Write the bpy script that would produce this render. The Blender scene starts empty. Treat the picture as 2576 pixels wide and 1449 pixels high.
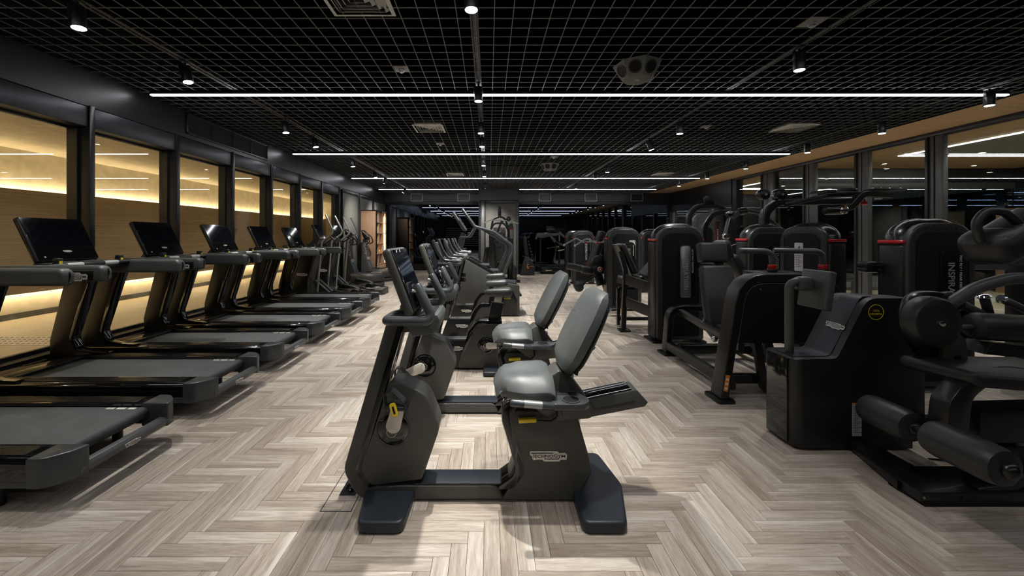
import bpy, bmesh, math, random
from mathutils import Vector, Matrix
from math import sin, cos, pi, radians as R
random.seed(7)
SC = bpy.context.scene
C = SC.collection
CZ = 1.44          # eye height
H = 3.195          # ceiling grid height

# ---------------- camera, world, exposure ----------------
cd = bpy.data.cameras.new('camera')
cam = bpy.data.objects.new('camera', cd); C.objects.link(cam)
cam.location = (0, 0, CZ); cam.rotation_euler = (R(90), 0, 0)
cd.sensor_width = 36; cd.lens = 36*1000/2576
cd.shift_x = 58/2576; cd.shift_y = -132.5/2576
cd.clip_start = .05; cd.clip_end = 200
SC.camera = cam
SC.view_settings.view_transform = 'Standard'
SC.view_settings.look = 'None'
SC.view_settings.gamma = 1
SC.view_settings.use_curve_mapping = False
SC.view_settings.exposure = 0.0
w = bpy.data.worlds.new('world'); SC.world = w; w.use_nodes = True
w.node_tree.nodes['Background'].inputs[0].default_value = (.02, .022, .026, 1)
w.node_tree.nodes['Background'].inputs[1].default_value = .1
SC.cycles.max_bounces = 10; SC.cycles.transparent_max_bounces = 24
SC.cycles.glossy_bounces = 5; SC.cycles.diffuse_bounces = 4
SC.cycles.sample_clamp_indirect = 6
SC.cycles.caustics_reflective = False; SC.cycles.caustics_refractive = False
SC.cycles.use_denoising = True
SPOT_W = 150       # track spot power
LED_E = 21         # linear ceiling light emission
COVE_E = 26        # warm cove emission
SPOT_COL = (1, .97, .92)

# ---------------- materials ----------------
def nd(nt, t, **kw):
    n = nt.nodes.new(t)
    for k, v in kw.items():
        if k.startswith('i_'): n.inputs[k[2:].replace('_', ' ')].default_value = v
        else: setattr(n, k, v)
    return n
MATS = {}
def mat(name, col, rough=.5, metal=0, bump=0, scale=200, coat=0, emit=None, es=0, spec=.5, var=0):
    m = bpy.data.materials.new(name); m.use_nodes = True
    nt = m.node_tree; b = nt.nodes['Principled BSDF']
    b.inputs['Base Color'].default_value = (*col, 1)
    b.inputs['Roughness'].default_value = rough
    b.inputs['Metallic'].default_value = metal
    b.inputs['Specular IOR Level'].default_value = spec
    b.inputs['Coat Weight'].default_value = coat
    b.inputs['Coat Roughness'].default_value = .08
    if emit:
        b.inputs['Emission Color'].default_value = (*emit, 1); b.inputs['Emission Strength'].default_value = es
    tc = nd(nt, 'ShaderNodeTexCoord')
    if bump:
        n = nd(nt, 'ShaderNodeTexNoise', i_Scale=scale, i_Detail=3)
        bp = nd(nt, 'ShaderNodeBump', i_Strength=bump, i_Distance=.002)
        nt.links.new(tc.outputs['Object'], n.inputs['Vector'])
        nt.links.new(n.outputs[0], bp.inputs['Height']); nt.links.new(bp.outputs[0], b.inputs['Normal'])
    # faint tonal wear so nothing is perfectly flat
    n2 = nd(nt, 'ShaderNodeTexNoise', i_Scale=6, i_Detail=4)
    nt.links.new(tc.outputs['Object'], n2.inputs['Vector'])
    v = var or .12
    mr = nd(nt, 'ShaderNodeMapRange', i_From_Min=.3, i_From_Max=.7, i_To_Min=1-v, i_To_Max=1+v)
    nt.links.new(n2.outputs[0], mr.inputs[0])
    mx = nd(nt, 'ShaderNodeVectorMath', operation='SCALE'); mx.inputs[0].default_value = col
    nt.links.new(mr.outputs[0], mx.inputs['Scale']); nt.links.new(mx.outputs[0], b.inputs['Base Color'])
    MATS[name] = m
    return m
M = MATS
mat('graphite', (.053, .052, .046), .42, bump=.05, scale=900)
mat('gunmetal', (.062, .069, .074), .30, .35, bump=.04, scale=800)
mat('armgrey', (.052, .057, .055), .42, bump=.06, scale=900)
mat('vinyl_grey', (.080, .089, .088), .42, bump=.08, scale=700)
mat('vinyl_black', (.014, .015, .0165), .40, bump=.22, scale=420)
mat('black_paint', (.0088, .0088, .0090), .31, bump=.02, scale=900)
mat('black_satin', (.0048, .0048, .005), .27)
mat('black_matte', (.004, .004, .004), .6, spec=.25)
mat('fascia', (.030, .030, .0315), .34)
mat('housing_black', (.0075, .0075, .008), .40)
mat('crown', (.0085, .0085, .009), .27, coat=.25)
mat('sensor', (.34, .35, .36), .3, .5)
mat('gloss_black', (.004, .004, .0042), .07, coat=.5)
mat('navy_rubber', (.013, .018, .026), .42, bump=.12, scale=600)
mat('champagne', (.60, .57, .51), .32, .25)
mat('chrome', (.75, .76, .78), .12, 1)
mat('steel', (.42, .43, .44), .3, .9)
mat('silver', (.55, .55, .53), .35, .4)
mat('yellow', (.72, .55, .015), .45)
mat('orange', (.75, .22, .02), .5)
mat('red', (.42, .006, .012), .22, coat=.5)
mat('white_print', (.72, .70, .64), .5)
mat('grey_print', (.34, .34, .33), .5)
mat('ink', (.008, .008, .016), .5)
mat('screen', (.0035, .0045, .007), .06, coat=.2)
mat('belt', (.058, .063, .063), .62, bump=.5, scale=260, var=.2)
mat('wall_black', (.0105, .0105, .0115), .36, bump=.03, scale=300)
mat('frame_black', (.020, .0205, .023), .32, bump=.02)
mat('header_black', (.055, .058, .065), .36, .45)
mat('frame_grey', (.105, .11, .11), .38, .3)
mat('plenum', (.0006, .0006, .0006), .9, spec=0)
mat('grid_blade', (.165, .168, .172), .5)
mat('grille_white', (.62, .62, .58), .5)
mat('plate_grey', (.22, .21, .19), .5)
mat('speaker', (.13, .13, .122), .6, bump=.15, scale=500)
mat('placard', (.52, .52, .52), .3)
mat('placard_dark', (.16, .16, .17), .4)
mat('bottle', (.05, .05, .05), .4)
mat('block_green', (.30, .48, .33), .7)
mat('mat_white', (.8, .8, .78), .7)
mat('tactile', (.60, .52, .40), .5)
mat('cream', (.80, .74, .62), .8)
mat('white_ceiling', (.30, .30, .27), .8)
mat('led', (1, 1, 1), .5, emit=(.93, .95, 1), es=LED_E)
mat('led_studio', (1, 1, 1), .5, emit=(.97, 1, .95), es=22)
mat('cove', (1, .8, .5), .5, emit=(1, .78, .44), es=COVE_E)
mat('shelf_led', (1, .8, .5), .5, emit=(1, .78, .52), es=2.4)
mat('lens', (1, 1, 1), .3, emit=(1, .97, .92), es=30)
mat('lens_dim', (1, 1, 1), .3, emit=(1, .95, .85), es=6)
mat('amber', (.8, .4, .03), .3, emit=(1, .5, .05), es=2)

def wood(name, c1, c2, c3, stretch, rough=.45, uv=False, objrand=False, lightband=False):
    m = bpy.data.materials.new(name); m.use_nodes = True
    nt = m.node_tree; b = nt.nodes['Principled BSDF']; L = nt.links.new
    tc = nd(nt, 'ShaderNodeTexCoord')
    mp = nd(nt, 'ShaderNodeMapping'); mp.inputs['Scale'].default_value = stretch
    L(tc.outputs['UV' if uv else 'Object'], mp.inputs[0])
    src = mp.outputs[0]; rnd = None
    if uv:
        if objrand:
            oi = nd(nt, 'ShaderNodeObjectInfo'); rnd = oi.outputs['Random']
        else:
            at = nd(nt, 'ShaderNodeAttribute', attribute_name='rnd'); rnd = at.outputs['Fac']
        mu = nd(nt, 'ShaderNodeMath', operation='MULTIPLY'); mu.inputs[1].default_value = 97.3
        L(rnd, mu.inputs[0])
        cb = nd(nt, 'ShaderNodeCombineXYZ'); L(mu.outputs[0], cb.inputs[2]); L(mu.outputs[0], cb.inputs[0])
        ad = nd(nt, 'ShaderNodeVectorMath', operation='ADD'); L(mp.outputs[0], ad.inputs[0]); L(cb.outputs[0], ad.inputs[1])
        src = ad.outputs[0]
    n = nd(nt, 'ShaderNodeTexNoise', i_Scale=1, i_Detail=5, i_Roughness=.6, i_Distortion=.6); L(src, n.inputs['Vector'])
    n2 = nd(nt, 'ShaderNodeTexNoise', i_Scale=4.5, i_Detail=4, i_Roughness=.7); L(src, n2.inputs['Vector'])
    r = nd(nt, 'ShaderNodeValToRGB'); e = r.color_ramp.elements
    e[0].position = .3; e[0].color = (*c1, 1); e[1].position = .72; e[1].color = (*c3, 1)
    q = e.new(.52); q.color = (*c2, 1)
    mix = nd(nt, 'ShaderNodeMath', operation='MULTIPLY_ADD'); mix.inputs[1].default_value = .4
    L(n2.outputs[0], mix.inputs[0])
    sc = nd(nt, 'ShaderNodeMath', operation='MULTIPLY'); sc.inputs[1].default_value = .6
    L(n.outputs[0], sc.inputs[0]); L(sc.outputs[0], mix.inputs[2])
    fac = mix.outputs[0]
    if uv:
        tone = nd(nt, 'ShaderNodeMapRange', i_To_Min=-.10, i_To_Max=.10); L(rnd, tone.inputs[0])
        a2 = nd(nt, 'ShaderNodeMath', operation='ADD'); L(fac, a2.inputs[0]); L(tone.outputs[0], a2.inputs[1]); fac = a2.outputs[0]
        sx = nd(nt, 'ShaderNodeSeparateXYZ'); L(tc.outputs['UV'], sx.inputs[0])
        # pale sapwood along one long edge of many boards
        wn = nd(nt, 'ShaderNodeTexWhiteNoise', noise_dimensions='1D'); L(mu.outputs[0], wn.inputs['W'])
        g = nd(nt, 'ShaderNodeMath', operation='MULTIPLY_ADD'); g.inputs[1].default_value = 1.6; g.inputs[2].default_value = -.75
        L(wn.outputs['Value'], g.inputs[0])
        wob = nd(nt, 'ShaderNodeMath', operation='MULTIPLY_ADD'); wob.inputs[1].default_value = .024; L(n.outputs[0], wob.inputs[0]); L(sx.outputs[1], wob.inputs[2])
        band = nd(nt, 'ShaderNodeMapRange', i_From_Min=.055, i_From_Max=.088, i_To_Min=0, i_To_Max=.30); L(wob.outputs[0], band.inputs[0])
        mm = nd(nt, 'ShaderNodeMath', operation='MULTIPLY', use_clamp=True); L(band.outputs[0], mm.inputs[0]); L(g.outputs[0], mm.inputs[1])
        a3 = nd(nt, 'ShaderNodeMath', operation='ADD', use_clamp=True); L(fac, a3.inputs[0]); L(mm.outputs[0], a3.inputs[1]); fac = a3.outputs[0]
    L(fac, r.inputs[0]); L(r.outputs[0], b.inputs['Base Color'])
    b.inputs['Roughness'].default_value = rough
    bp = nd(nt, 'ShaderNodeBump', i_Strength=.06, i_Distance=.001); L(n2.outputs[0], bp.inputs['Height']); L(bp.outputs[0], b.inputs['Normal'])
    MATS[name] = m
FC = ((.235, .185, .142), (.415, .357, .295), (.61, .565, .50))
wood('floor_board', *FC, (3.2, 42, 1), .42, uv=True, objrand=True)
wood('floor_field', *FC, (3.2, 42, 1), .42, uv=True)
wood('wood_ceiling', (.52, .33, .16), (.74, .50, .275), (.90, .67, .42), (1.2, 42, 42), .45)
wood('wood_panel', (.20, .16, .118), (.36, .285, .21), (.47, .38, .285), (18, .7, 75), .5)
wood('wood_cabinet', (.24, .135, .08), (.34, .20, .12), (.44, .275, .17), (45, 45, 1.4), .45)
wood('wood_shelf', (.36, .21, .11), (.45, .28, .16), (.55, .36, .22), (45, 45, 1.4), .5)
wood('wood_corridor', (.36, .31, .225), (.44, .38, .28), (.52, .45, .34), (9, 1.2, 9), .38)
wood('wood_studio', (.62, .50, .33), (.74, .63, .44), (.82, .72, .53), (1.2, 9, 9), .4)
wood('wood_back', (.03, .02, .013), (.06, .04, .025), (.10, .07, .045), (14, 14, 1.2), .5)

def stone():
    m = bpy.data.materials.new('stone'); m.use_nodes = True; nt = m.node_tree; b = nt.nodes['Principled BSDF']; L = nt.links.new
    tc = nd(nt, 'ShaderNodeTexCoord')
    n = nd(nt, 'ShaderNodeTexNoise', i_Scale=26, i_Detail=8, i_Roughness=.75); L(tc.outputs['Object'], n.inputs['Vector'])
    r = nd(nt, 'ShaderNodeValToRGB'); e = r.color_ramp.elements
    e[0].position = .3; e[0].color = (.085, .082, .072, 1); e[1].position = .7; e[1].color = (.19, .183, .158, 1)
    L(n.outputs[0], r.inputs[0]); L(r.outputs[0], b.inputs['Base Color']); b.inputs['Roughness'].default_value = .6
    MATS['stone'] = m
stone()
def glass(name, tint, refl, ior=1.5):
    m = bpy.data.materials.new(name); m.use_nodes = True; nt = m.node_tree; L = nt.links.new
    nt.nodes.clear()
    o = nd(nt, 'ShaderNodeOutputMaterial'); t = nd(nt, 'ShaderNodeBsdfTransparent'); t.inputs[0].default_value = (*tint, 1)
    g = nd(nt, 'ShaderNodeBsdfGlossy', i_Roughness=.004); g.inputs[0].default_value = (refl, refl, refl, 1)
    ge = nd(nt, 'ShaderNodeNewGeometry'); dt = nd(nt, 'ShaderNodeVectorMath', operation='DOT_PRODUCT')
    L(ge.outputs['Incoming'], dt.inputs[0]); L(ge.outputs['Normal'], dt.inputs[1])
    ab = nd(nt, 'ShaderNodeMath', operation='ABSOLUTE'); L(dt.outputs['Value'], ab.inputs[0])
    iv = nd(nt, 'ShaderNodeMath', operation='SUBTRACT'); iv.inputs[0].default_value = 1; L(ab.outputs[0], iv.inputs[1])
    pw = nd(nt, 'ShaderNodeMath', operation='POWER'); pw.inputs[1].default_value = 5; L(iv.outputs[0], pw.inputs[0])
    f = nd(nt, 'ShaderNodeMath', operation='MULTIPLY_ADD'); f.inputs[1].default_value = .96; f.inputs[2].default_value = .04; L(pw.outputs[0], f.inputs[0])
    mx = nd(nt, 'ShaderNodeMixShader')
    L(f.outputs[0], mx.inputs[0]); L(t.outputs[0], mx.inputs[1]); L(g.outputs[0], mx.inputs[2]); L(mx.outputs[0], o.inputs[0])
    MATS[name] = m
glass('glass', (.93, .94, .92), 1)
def mirror(name, c):
    m = bpy.data.materials.new(name); m.use_nodes = True; b = m.node_tree.nodes['Principled BSDF']
    b.inputs['Base Color'].default_value = (*c, 1); b.inputs['Metallic'].default_value = 1; b.inputs['Roughness'].default_value = .01
    MATS[name] = m
mirror('mirror', (.11, .13, .16))
mirror('mirror_studio', (.16, .20, .25))

# ---------------- geometry helpers ----------------
def rpoly(pts):
    out = []; n = len(pts)
    for i, p in enumerate(pts):
        r = p[2] if len(p) > 2 else 0
        v = Vector(p[:2])
        if r <= 0: out.append(v); continue
        a = Vector(pts[i-1][:2]) - v; c = Vector(pts[(i+1) % n][:2]) - v
        la, lc = a.length, c.length; a.normalize(); c.normalize()
        ang = a.angle(c)
        if ang > pi-.02: out.append(v); continue
        t = min(r/math.tan(ang/2), la*.49, lc*.49); r = t*math.tan(ang/2)
        ctr = v+(a+c).normalized()*(r/math.sin(ang/2))
        s = v+a*t-ctr; e = v+c*t-ctr
        k = max(2, int(math.ceil((pi-ang)/.28)))
        a0 = math.atan2(s.y, s.x); d = math.atan2(e.y, e.x)-a0
        d = (d+pi) % (2*pi)-pi
        for j in range(k+1):
            q = a0+d*j/k; out.append(ctr+Vector((cos(q), sin(q)))*r)
    return out
def _bev(b, w, seg, ang=.5):
    if w <= 0: return b
    b.normal_update()
    es = [e for e in b.edges if len(e.link_faces) == 2 and e.calc_face_angle(0) > ang]
    if es: bmesh.ops.bevel(b, geom=es, offset=w, segments=seg, affect='EDGES', profile=.5, clamp_overlap=True)
    return b
def box(x0, x1, y0, y1, z0, z1, bev=0, seg=2):
    b = bmesh.new(); bmesh.ops.create_cube(b, size=1)
    for v in b.verts:
        v.co = ((x0+x1)/2+v.co.x*(x1-x0), (y0+y1)/2+v.co.y*(y1-y0), (z0+z1)/2+v.co.z*(z1-z0))
    return _bev(b, bev, seg)
def rbox(c, s, bev=0, seg=2, rot=(0, 0, 0), taper=None):
    b = box(-s[0]/2, s[0]/2, -s[1]/2, s[1]/2, -s[2]/2, s[2]/2)
    if taper:
        for v in b.verts:
            if v.co.z > 0: v.co.x *= taper[0]; v.co.y *= taper[1]
    _bev(b, bev, seg)
    from mathutils import Euler
    b.transform(Matrix.Translation(c) @ Euler([R(a) for a in rot]).to_matrix().to_4x4())
    return b
def prism(pts, a0, a1, axis='y', bev=0, seg=2):
    """outline pts (u,v[,corner radius]) swept from a0 to a1; 'y': (x,z)  'x': (y,z)  'z': (x,y)"""
    q = rpoly(pts); b = bmesh.new()
    f = {'y': lambda u, v, a: (u, a, v), 'x': lambda u, v, a: (a, u, v), 'z': lambda u, v, a: (u, v, a)}[axis]
    A = [b.verts.new(f(p.x, p.y, a0)) for p in q]; B = [b.verts.new(f(p.x, p.y, a1)) for p in q]
    n = len(q)
    rim = []
    b.faces.new(A); b.faces.new(B[::-1])
    for i in range(n): b.faces.new((A[i], B[i], B[(i+1) % n], A[(i+1) % n]))
    bmesh.ops.recalc_face_normals(b, faces=b.faces)
    if bev:
        s = set(A); t = set(B)
        es = [e for e in b.edges if (e.verts[0] in s and e.verts[1] in s) or (e.verts[0] in t and e.verts[1] in t)]
        bmesh.ops.bevel(b, geom=es, offset=bev, segments=seg, affect='EDGES', profile=.5, clamp_overlap=True)
    return b
def fillet(pts, r):
    P_ = [Vector(p) for p in pts]; out = [P_[0]]
    for i in range(1, len(P_)-1):
        v = P_[i]; a = P_[i-1]-v; c = P_[i+1]-v; la, lc = a.length, c.length; a.normalize(); c.normalize()
        ang = a.angle(c)
        if ang > pi-.05 or r <= 0: out.append(v); continue
        t = min(r/math.tan(ang/2), la*.48, lc*.48)
        s, e = v+a*t, v+c*t
        k = max(3, int((pi-ang)/.3))
        for j in range(k+1):
            u = j/k; out.append(s*(1-u)**2+v*2*u*(1-u)+e*u*u)
    out.append(P_[-1]); return out
def dome(W, z0, h, rad, y0, y1, r, n=6):
    """arched block, its rims rounded over by r on both faces and over the top"""
    b = bmesh.new(); rows = []
    lay = [(y0+r*(1-sin(pi/2*k/n)), r*(1-cos(pi/2*k/n))) for k in range(n, -1, -1)]
    lay = [(y0+r-r*sin(pi/2*k/n), r-r*cos(pi/2*k/n)) for k in range(n, -1, -1)]
    lay += [(y1-r+r*sin(pi/2*k/n), r-r*cos(pi/2*k/n)) for k in range(0, n+1)]
    for y, i in lay:
        q = [Vector((s*(W-i-(rad-i*.5)*(1-cos(pi/2*k/9))), z0+(h-i-z0)*sin(pi/2*k/9))) for s, ks in ((-1, range(10)), (1, range(9, -1, -1))) for k in ks]
        rows.append([b.verts.new((p.x, y, p.y)) for p in q])
    m_ = len(rows[0])
    for A, B in zip(rows, rows[1:]):
        for i in range(m_): b.faces.new((A[i], A[(i+1) % m_], B[(i+1) % m_], B[i]))
    b.faces.new(rows[0]); b.faces.new(rows[-1][::-1])
    bmesh.ops.recalc_face_normals(b, faces=b.faces); return b
def tube(pts, r, fil=.05, n=10, sq=None, cap=True):
    """round tube along a filleted path; sq=(w,h) gives a rectangular bar instead"""
    q = fillet(pts, fil); b = bmesh.new(); rings = []
    t0 = (q[1]-q[0]).normalized()
    up = Vector((0, 0, 1)) if abs(t0.z) < .9 else Vector((1, 0, 0))
    if sq and abs(t0.z) < .9: up = Vector((0, 0, 1))
    nrm = (up-t0*up.dot(t0)).normalized()
    if sq:
        w_, h_ = sq; c_ = min(w_, h_)*.16
        prof = rpoly([(-w_/2, -h_/2, c_), (w_/2, -h_/2, c_), (w_/2, h_/2, c_), (-w_/2, h_/2, c_)])
    else:
        prof = [Vector((cos(2*pi*i/n)*r, sin(2*pi*i/n)*r)) for i in range(n)]
    for i, p in enumerate(q):
        t = (q[min(i+1, len(q)-1)]-q[max(i-1, 0)]).normalized()
        nrm = (nrm-t*nrm.dot(t)).normalized(); bi = t.cross(nrm)
        k = 1
        if 0 < i < len(q)-1:
            a = (q[i]-q[i-1]).angle(q[i+1]-q[i]); k = 1/max(.5, cos(a/2))
        rings.append([b.verts.new(p+bi*v.x*k+nrm*v.y) for v in prof])
    if cap and not sq:      # rounded ends
        for s, ring, d in ((0, rings[0], q[0]-q[1]), (1, rings[-1], q[-1]-q[-2])):
            d = d.normalized(); p = q[0] if s == 0 else q[-1]
            r2 = [b.verts.new(p+d*r*.45+(v.co-p)*.72) for v in ring]
            if s == 0: rings.insert(0, r2)
            else: rings.append(r2)
    m_ = len(prof)
    for A, B in zip(rings, rings[1:]):
        for i in range(m_): b.faces.new((A[i], A[(i+1) % m_], B[(i+1) % m_], B[i]))
    b.faces.new(rings[0][::-1]); b.faces.new(rings[-1])
    bmesh.ops.recalc_face_normals(b, faces=b.faces)
    return b
def cyl(p0, p1, r, r2=None, n=24, bev=0, seg=2):
    p0, p1 = Vector(p0), Vector(p1); d = p1-p0
    b = bmesh.new(); bmesh.ops.create_cone(b, cap_ends=True, segments=n, radius1=r, radius2=r if r2 is None else r2, depth=d.length)
    if bev:
        b.normal_update()
        es = [e for e in b.edges if len(e.link_faces) == 2 and e.calc_face_angle(0) > .9]
        bmesh.ops.bevel(b, geom=es, offset=bev, segments=seg, affect='EDGES', profile=.5, clamp_overlap=True)
    b.transform(Matrix.Translation((p0+p1)/2) @ d.to_track_quat('Z', 'Y').to_matrix().to_4x4())
    return b
def ring(c, ax, R0, R1, h, n=32):
    """flat washer round axis ax"""
    b = bmesh.new(); V = []
    for rr, z in ((R0, 0), (R1, 0), (R1, h), (R0, h)):
        V.append([b.verts.new((cos(2*pi*i/n)*rr, sin(2*pi*i/n)*rr, z)) for i in range(n)])
    for k in range(4):
        A, B = V[k], V[(k+1) % 4]
        for i in range(n): b.faces.new((A[i], A[(i+1) % n], B[(i+1) % n], B[i]))
    bmesh.ops.recalc_face_normals(b, faces=b.faces)
    b.transform(Matrix.Translation(c) @ Vector(ax).to_track_quat('Z', 'Y').to_matrix().to_4x4())
    return b
def ell(c, s, n=16, m=10):
    b = bmesh.new(); bmesh.ops.create_uvsphere(b, u_segments=n, v_segments=m, radius=1)
    b.transform(Matrix.Translation(c) @ Matrix.Diagonal((*s, 1)))
    return b
def lathe(prof, c=(0, 0, 0), n=28, ax=(0, 0, 1)):
    b = bmesh.new(); V = []
    for r, z in prof: V.append([b.verts.new((cos(2*pi*i/n)*max(r, 1e-4), sin(2*pi*i/n)*max(r, 1e-4), z)) for i in range(n)])
    for A, B in zip(V, V[1:]):
        for i in range(n): b.faces.new((A[i], A[(i+1) % n], B[(i+1) % n], B[i]))
    b.faces.new(V[0][::-1]); b.faces.new(V[-1])
    bmesh.ops.recalc_face_normals(b, faces=b.faces)
    b.transform(Matrix.Translation(c) @ Vector(ax).to_track_quat('Z', 'Y').to_matrix().to_4x4())
    return b
def xf(b, loc=(0, 0, 0), rot=(0, 0, 0), piv=(0, 0, 0)):
    from mathutils import Euler
    b.transform(Matrix.Translation(Vector(loc)+Vector(piv)) @ Euler([R(a) for a in rot]).to_matrix().to_4x4() @ Matrix.Translation(-Vector(piv)))
    return b
def mir(b, axis=1):
    d = [1, 1, 1]; d[axis] = -1
    c = b.copy(); c.transform(Matrix.Diagonal((*d, 1))); bmesh.ops.reverse_faces(c, faces=c.faces); return c
def to_mesh(name, shapes, at=(0, 0, 0), ang=38):
    me = bpy.data.meshes.new(name)
    if not isinstance(shapes, (list, tuple)): shapes = [shapes]
    if len(shapes) == 1: b = shapes[0]
    else:
        b = bmesh.new()
        for s in shapes:
            t = bpy.data.meshes.new('t'); s.to_mesh(t); b.from_mesh(t); bpy.data.meshes.remove(t); s.free()
    if any(at): b.transform(Matrix.Translation(-Vector(at)))
    b.to_mesh(me); b.free()
    me.polygons.foreach_set('use_smooth', [True]*len(me.polygons))
    me.set_sharp_from_angle(angle=R(ang))
    return me
def link(name, me, mt, parent=None, loc=(0, 0, 0), rot=(0, 0, 0)):
    o = bpy.data.objects.new(name, me); C.objects.link(o)
    if mt and me and not me.materials: me.materials.append(M[mt])
    o.parent = parent; o.location = loc; o.rotation_euler = rot
    return o
def P(name, shapes, mt, parent=None, at=(0, 0, 0), label=None, ang=38):
    """one part: the given shapes as ONE mesh object under parent"""
    o = link(name, to_mesh(name, shapes, at, ang), mt, parent, at)
    if label: o['label'] = label
    return o
def tag(o, label, cat, group=None):
    o['label'] = label; o['category'] = cat
    if group: o['group'] = group
    return o
def thing(name, label, cat, loc=(0, 0, 0), rz=0, group=None):
    o = bpy.data.objects.new(name, None); C.objects.link(o); o.empty_display_size = .1
    o.location = loc; o.rotation_euler = (0, 0, R(rz))
    return tag(o, label, cat, group)
def struct(name, shapes, mt, parent=None):
    o = P(name, shapes, mt, parent)
    if parent is None: o['kind'] = 'structure'
    return o
def dup(o, loc=None, rz=None, label=None, parent=None):
    c = o.copy(); C.objects.link(c)
    if parent is not None: c.parent = parent
    if loc is not None: c.location = loc
    if rz is not None: c.rotation_euler = (0, 0, R(rz))
    if label: c['label'] = label
    for ch in [x for x in o.children]: dup(ch, parent=c)
    return c
_tx = {}
def text_mesh(s, xs=1.0):
    """flat lettering, cap height 1, starting at the origin"""
    if (s, xs) in _tx: return _tx[(s, xs)]
    cu = bpy.data.curves.new('t', 'FONT'); cu.body = s; cu.size = 1.37; cu.resolution_u = 3; cu.offset = .018
    o = bpy.data.objects.new('t', cu); C.objects.link(o)
    dg = bpy.context.evaluated_depsgraph_get(); dg.update()
    me = bpy.data.meshes.new_from_object(o.evaluated_get(dg))
    bpy.data.objects.remove(o); bpy.data.curves.remove(cu)
    me.materials.clear(); me.transform(Matrix.Diagonal((xs, 1, 1, 1)))
    _tx[(s, xs)] = me
    return me
def text_bm(s, x, y, h, wid=None):
    me = text_mesh(s); b = bmesh.new(); b.from_mesh(me)
    xs = [v.co.x for v in b.verts]; a, z = min(xs), max(xs)
    k = (wid/(z-a)) if wid else h
    b.transform(Matrix.Translation((x, y, 0)) @ Matrix.Diagonal((k, h, 1, 1)) @ Matrix.Translation((-a, 0, 0)))
    return b
def face_mat(org, right, up):
    """frame for flat print: u along right, v along up"""
    r = Vector(right).normalized(); u = Vector(up).normalized(); n = r.cross(u)
    m = Matrix.Identity(4)
    for i in range(3): m[i][0], m[i][1], m[i][2], m[i][3] = r[i], u[i], n[i], org[i]
    return m
def word(name, s, h, wid, org, right, up, mt, parent):
    b = text_bm(s, 0, 0, h, wid); me = to_mesh(name, b)
    o = link(name, me, mt, parent); o.matrix_local = face_mat(org, right, up)
    return o
_logo = None
def logo(parent, org, right, up, width, mt='white_print'):
    """white shield with the maker's lettering; org is its left top corner"""
    global _logo
    if _logo is None:
        pp = [(540, 375), (1655, 375), (1725, 445), (1900, 445), (1945, 430), (2045, 530), (2030, 565), (2025, 715), (1775, 715), (1735, 785), (1110, 785), (1040, 710), (790, 710), (785, 725), (680, 725), (630, 670), (630, 590), (540, 520)]
        f = lambda x, y: ((x-540)/1505, (375-y)/1505)
        pl = to_mesh('logo_plate', prism([f(*p) for p in pp], 0, .01, 'z'))
        L_ = []
        def bar(x0, y0, x1, y1):
            a, b_ = f(x0, y1), f(x1, y0); L_.append(box(a[0], b_[0], a[1], b_[1], .0105, .016))
        bar(580, 435, 1480, 465); bar(688, 465, 712, 640); bar(1130, 675, 1690, 700)
        for s, x0, x1, base, hh in (('ECHNO', 740, 1485, 628, 118), ('G', 1510, 1648, 628, 158), ('Y', 1662, 1785, 640, 125), ('M', 1805, 1968, 628, 118)):
            o_ = f(x0, base); b = text_bm(s, o_[0], o_[1], hh/1505, (x1-x0)/1505); b.transform(Matrix.Translation((0, 0, .014))); L_.append(b)
        a = f(1690, 690); L_.append(prism([f(1660, 700), f(1695, 700), f(1755, 600), f(1725, 600)], .0105, .016, 'z'))
        _logo = (pl, to_mesh('lettering', L_))
    a = link('logo_plate', _logo[0] if mt == 'white_print' else _logo[0].copy(), mt, parent)
    if mt != 'white_print': a.data.materials.clear(); a.data.materials.append(M[mt])
    a.matrix_local = face_mat(org, right, up) @ Matrix.Diagonal((width, width, .25, 1))
    link('lettering', _logo[1], 'ink', a)
    return a
# ---------------- room shell ----------------
XL, XG, XR, YB, YF = -4.28, 6.5, 7.5, -5.0, 16.5
floor = struct('floor', box(XL-.22, XR+.0, YB, YF+.2, -.12, -.0085), 'black_matte')
w_, n_, gap = .0755, 6, .0007
X0, Y0 = -1.383, 1.932
lay = []
for j in range(int((YB-Y0)/w_)-7, int((YF-Y0)/w_)+2):
    for i in range(int((XL-X0)/w_)-8, int((XR-X0)/w_)+2):
        k = (i-j) % 12
        if k == 0: lay.append((i, j, 0))
        elif k == 11: lay.append((i, j, 1))
L_ = w_*n_
def pclip(i, j, o):
    a, b = X0+i*w_, Y0+j*w_
    x0, x1, y0, y1 = (a, a+L_, b, b+w_) if o == 0 else (a, a+w_, b, b+L_)
    return max(x0, XL-.2)+gap, min(x1, XR)-gap, max(y0, YB)+gap, min(y1, YF)-gap
def board_geo(x0, x1, y0, y1, o):
    c = .0012; z = 0.0; zb = -.008
    t = [(x0+c, y0+c, z), (x1-c, y0+c, z), (x1-c, y1-c, z), (x0+c, y1-c, z)]
    m_ = [(x0, y0, z-c), (x1, y0, z-c), (x1, y1, z-c), (x0, y1, z-c)]
    b = [(x0, y0, zb), (x1, y0, zb), (x1, y1, zb), (x0, y1, zb)]
    v = t+m_+b
    f = [(0, 1, 2, 3)]
    for s in (0, 4):
        for q in range(4): f.append((s+4+q, s+4+(q+1) % 4, s+(q+1) % 4, s+q))
    uv = [((p[0]-x0, p[1]-y0) if o == 0 else (p[1]-y0, p[0]-x0)) for p in v]
    return v, f, uv
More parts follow.
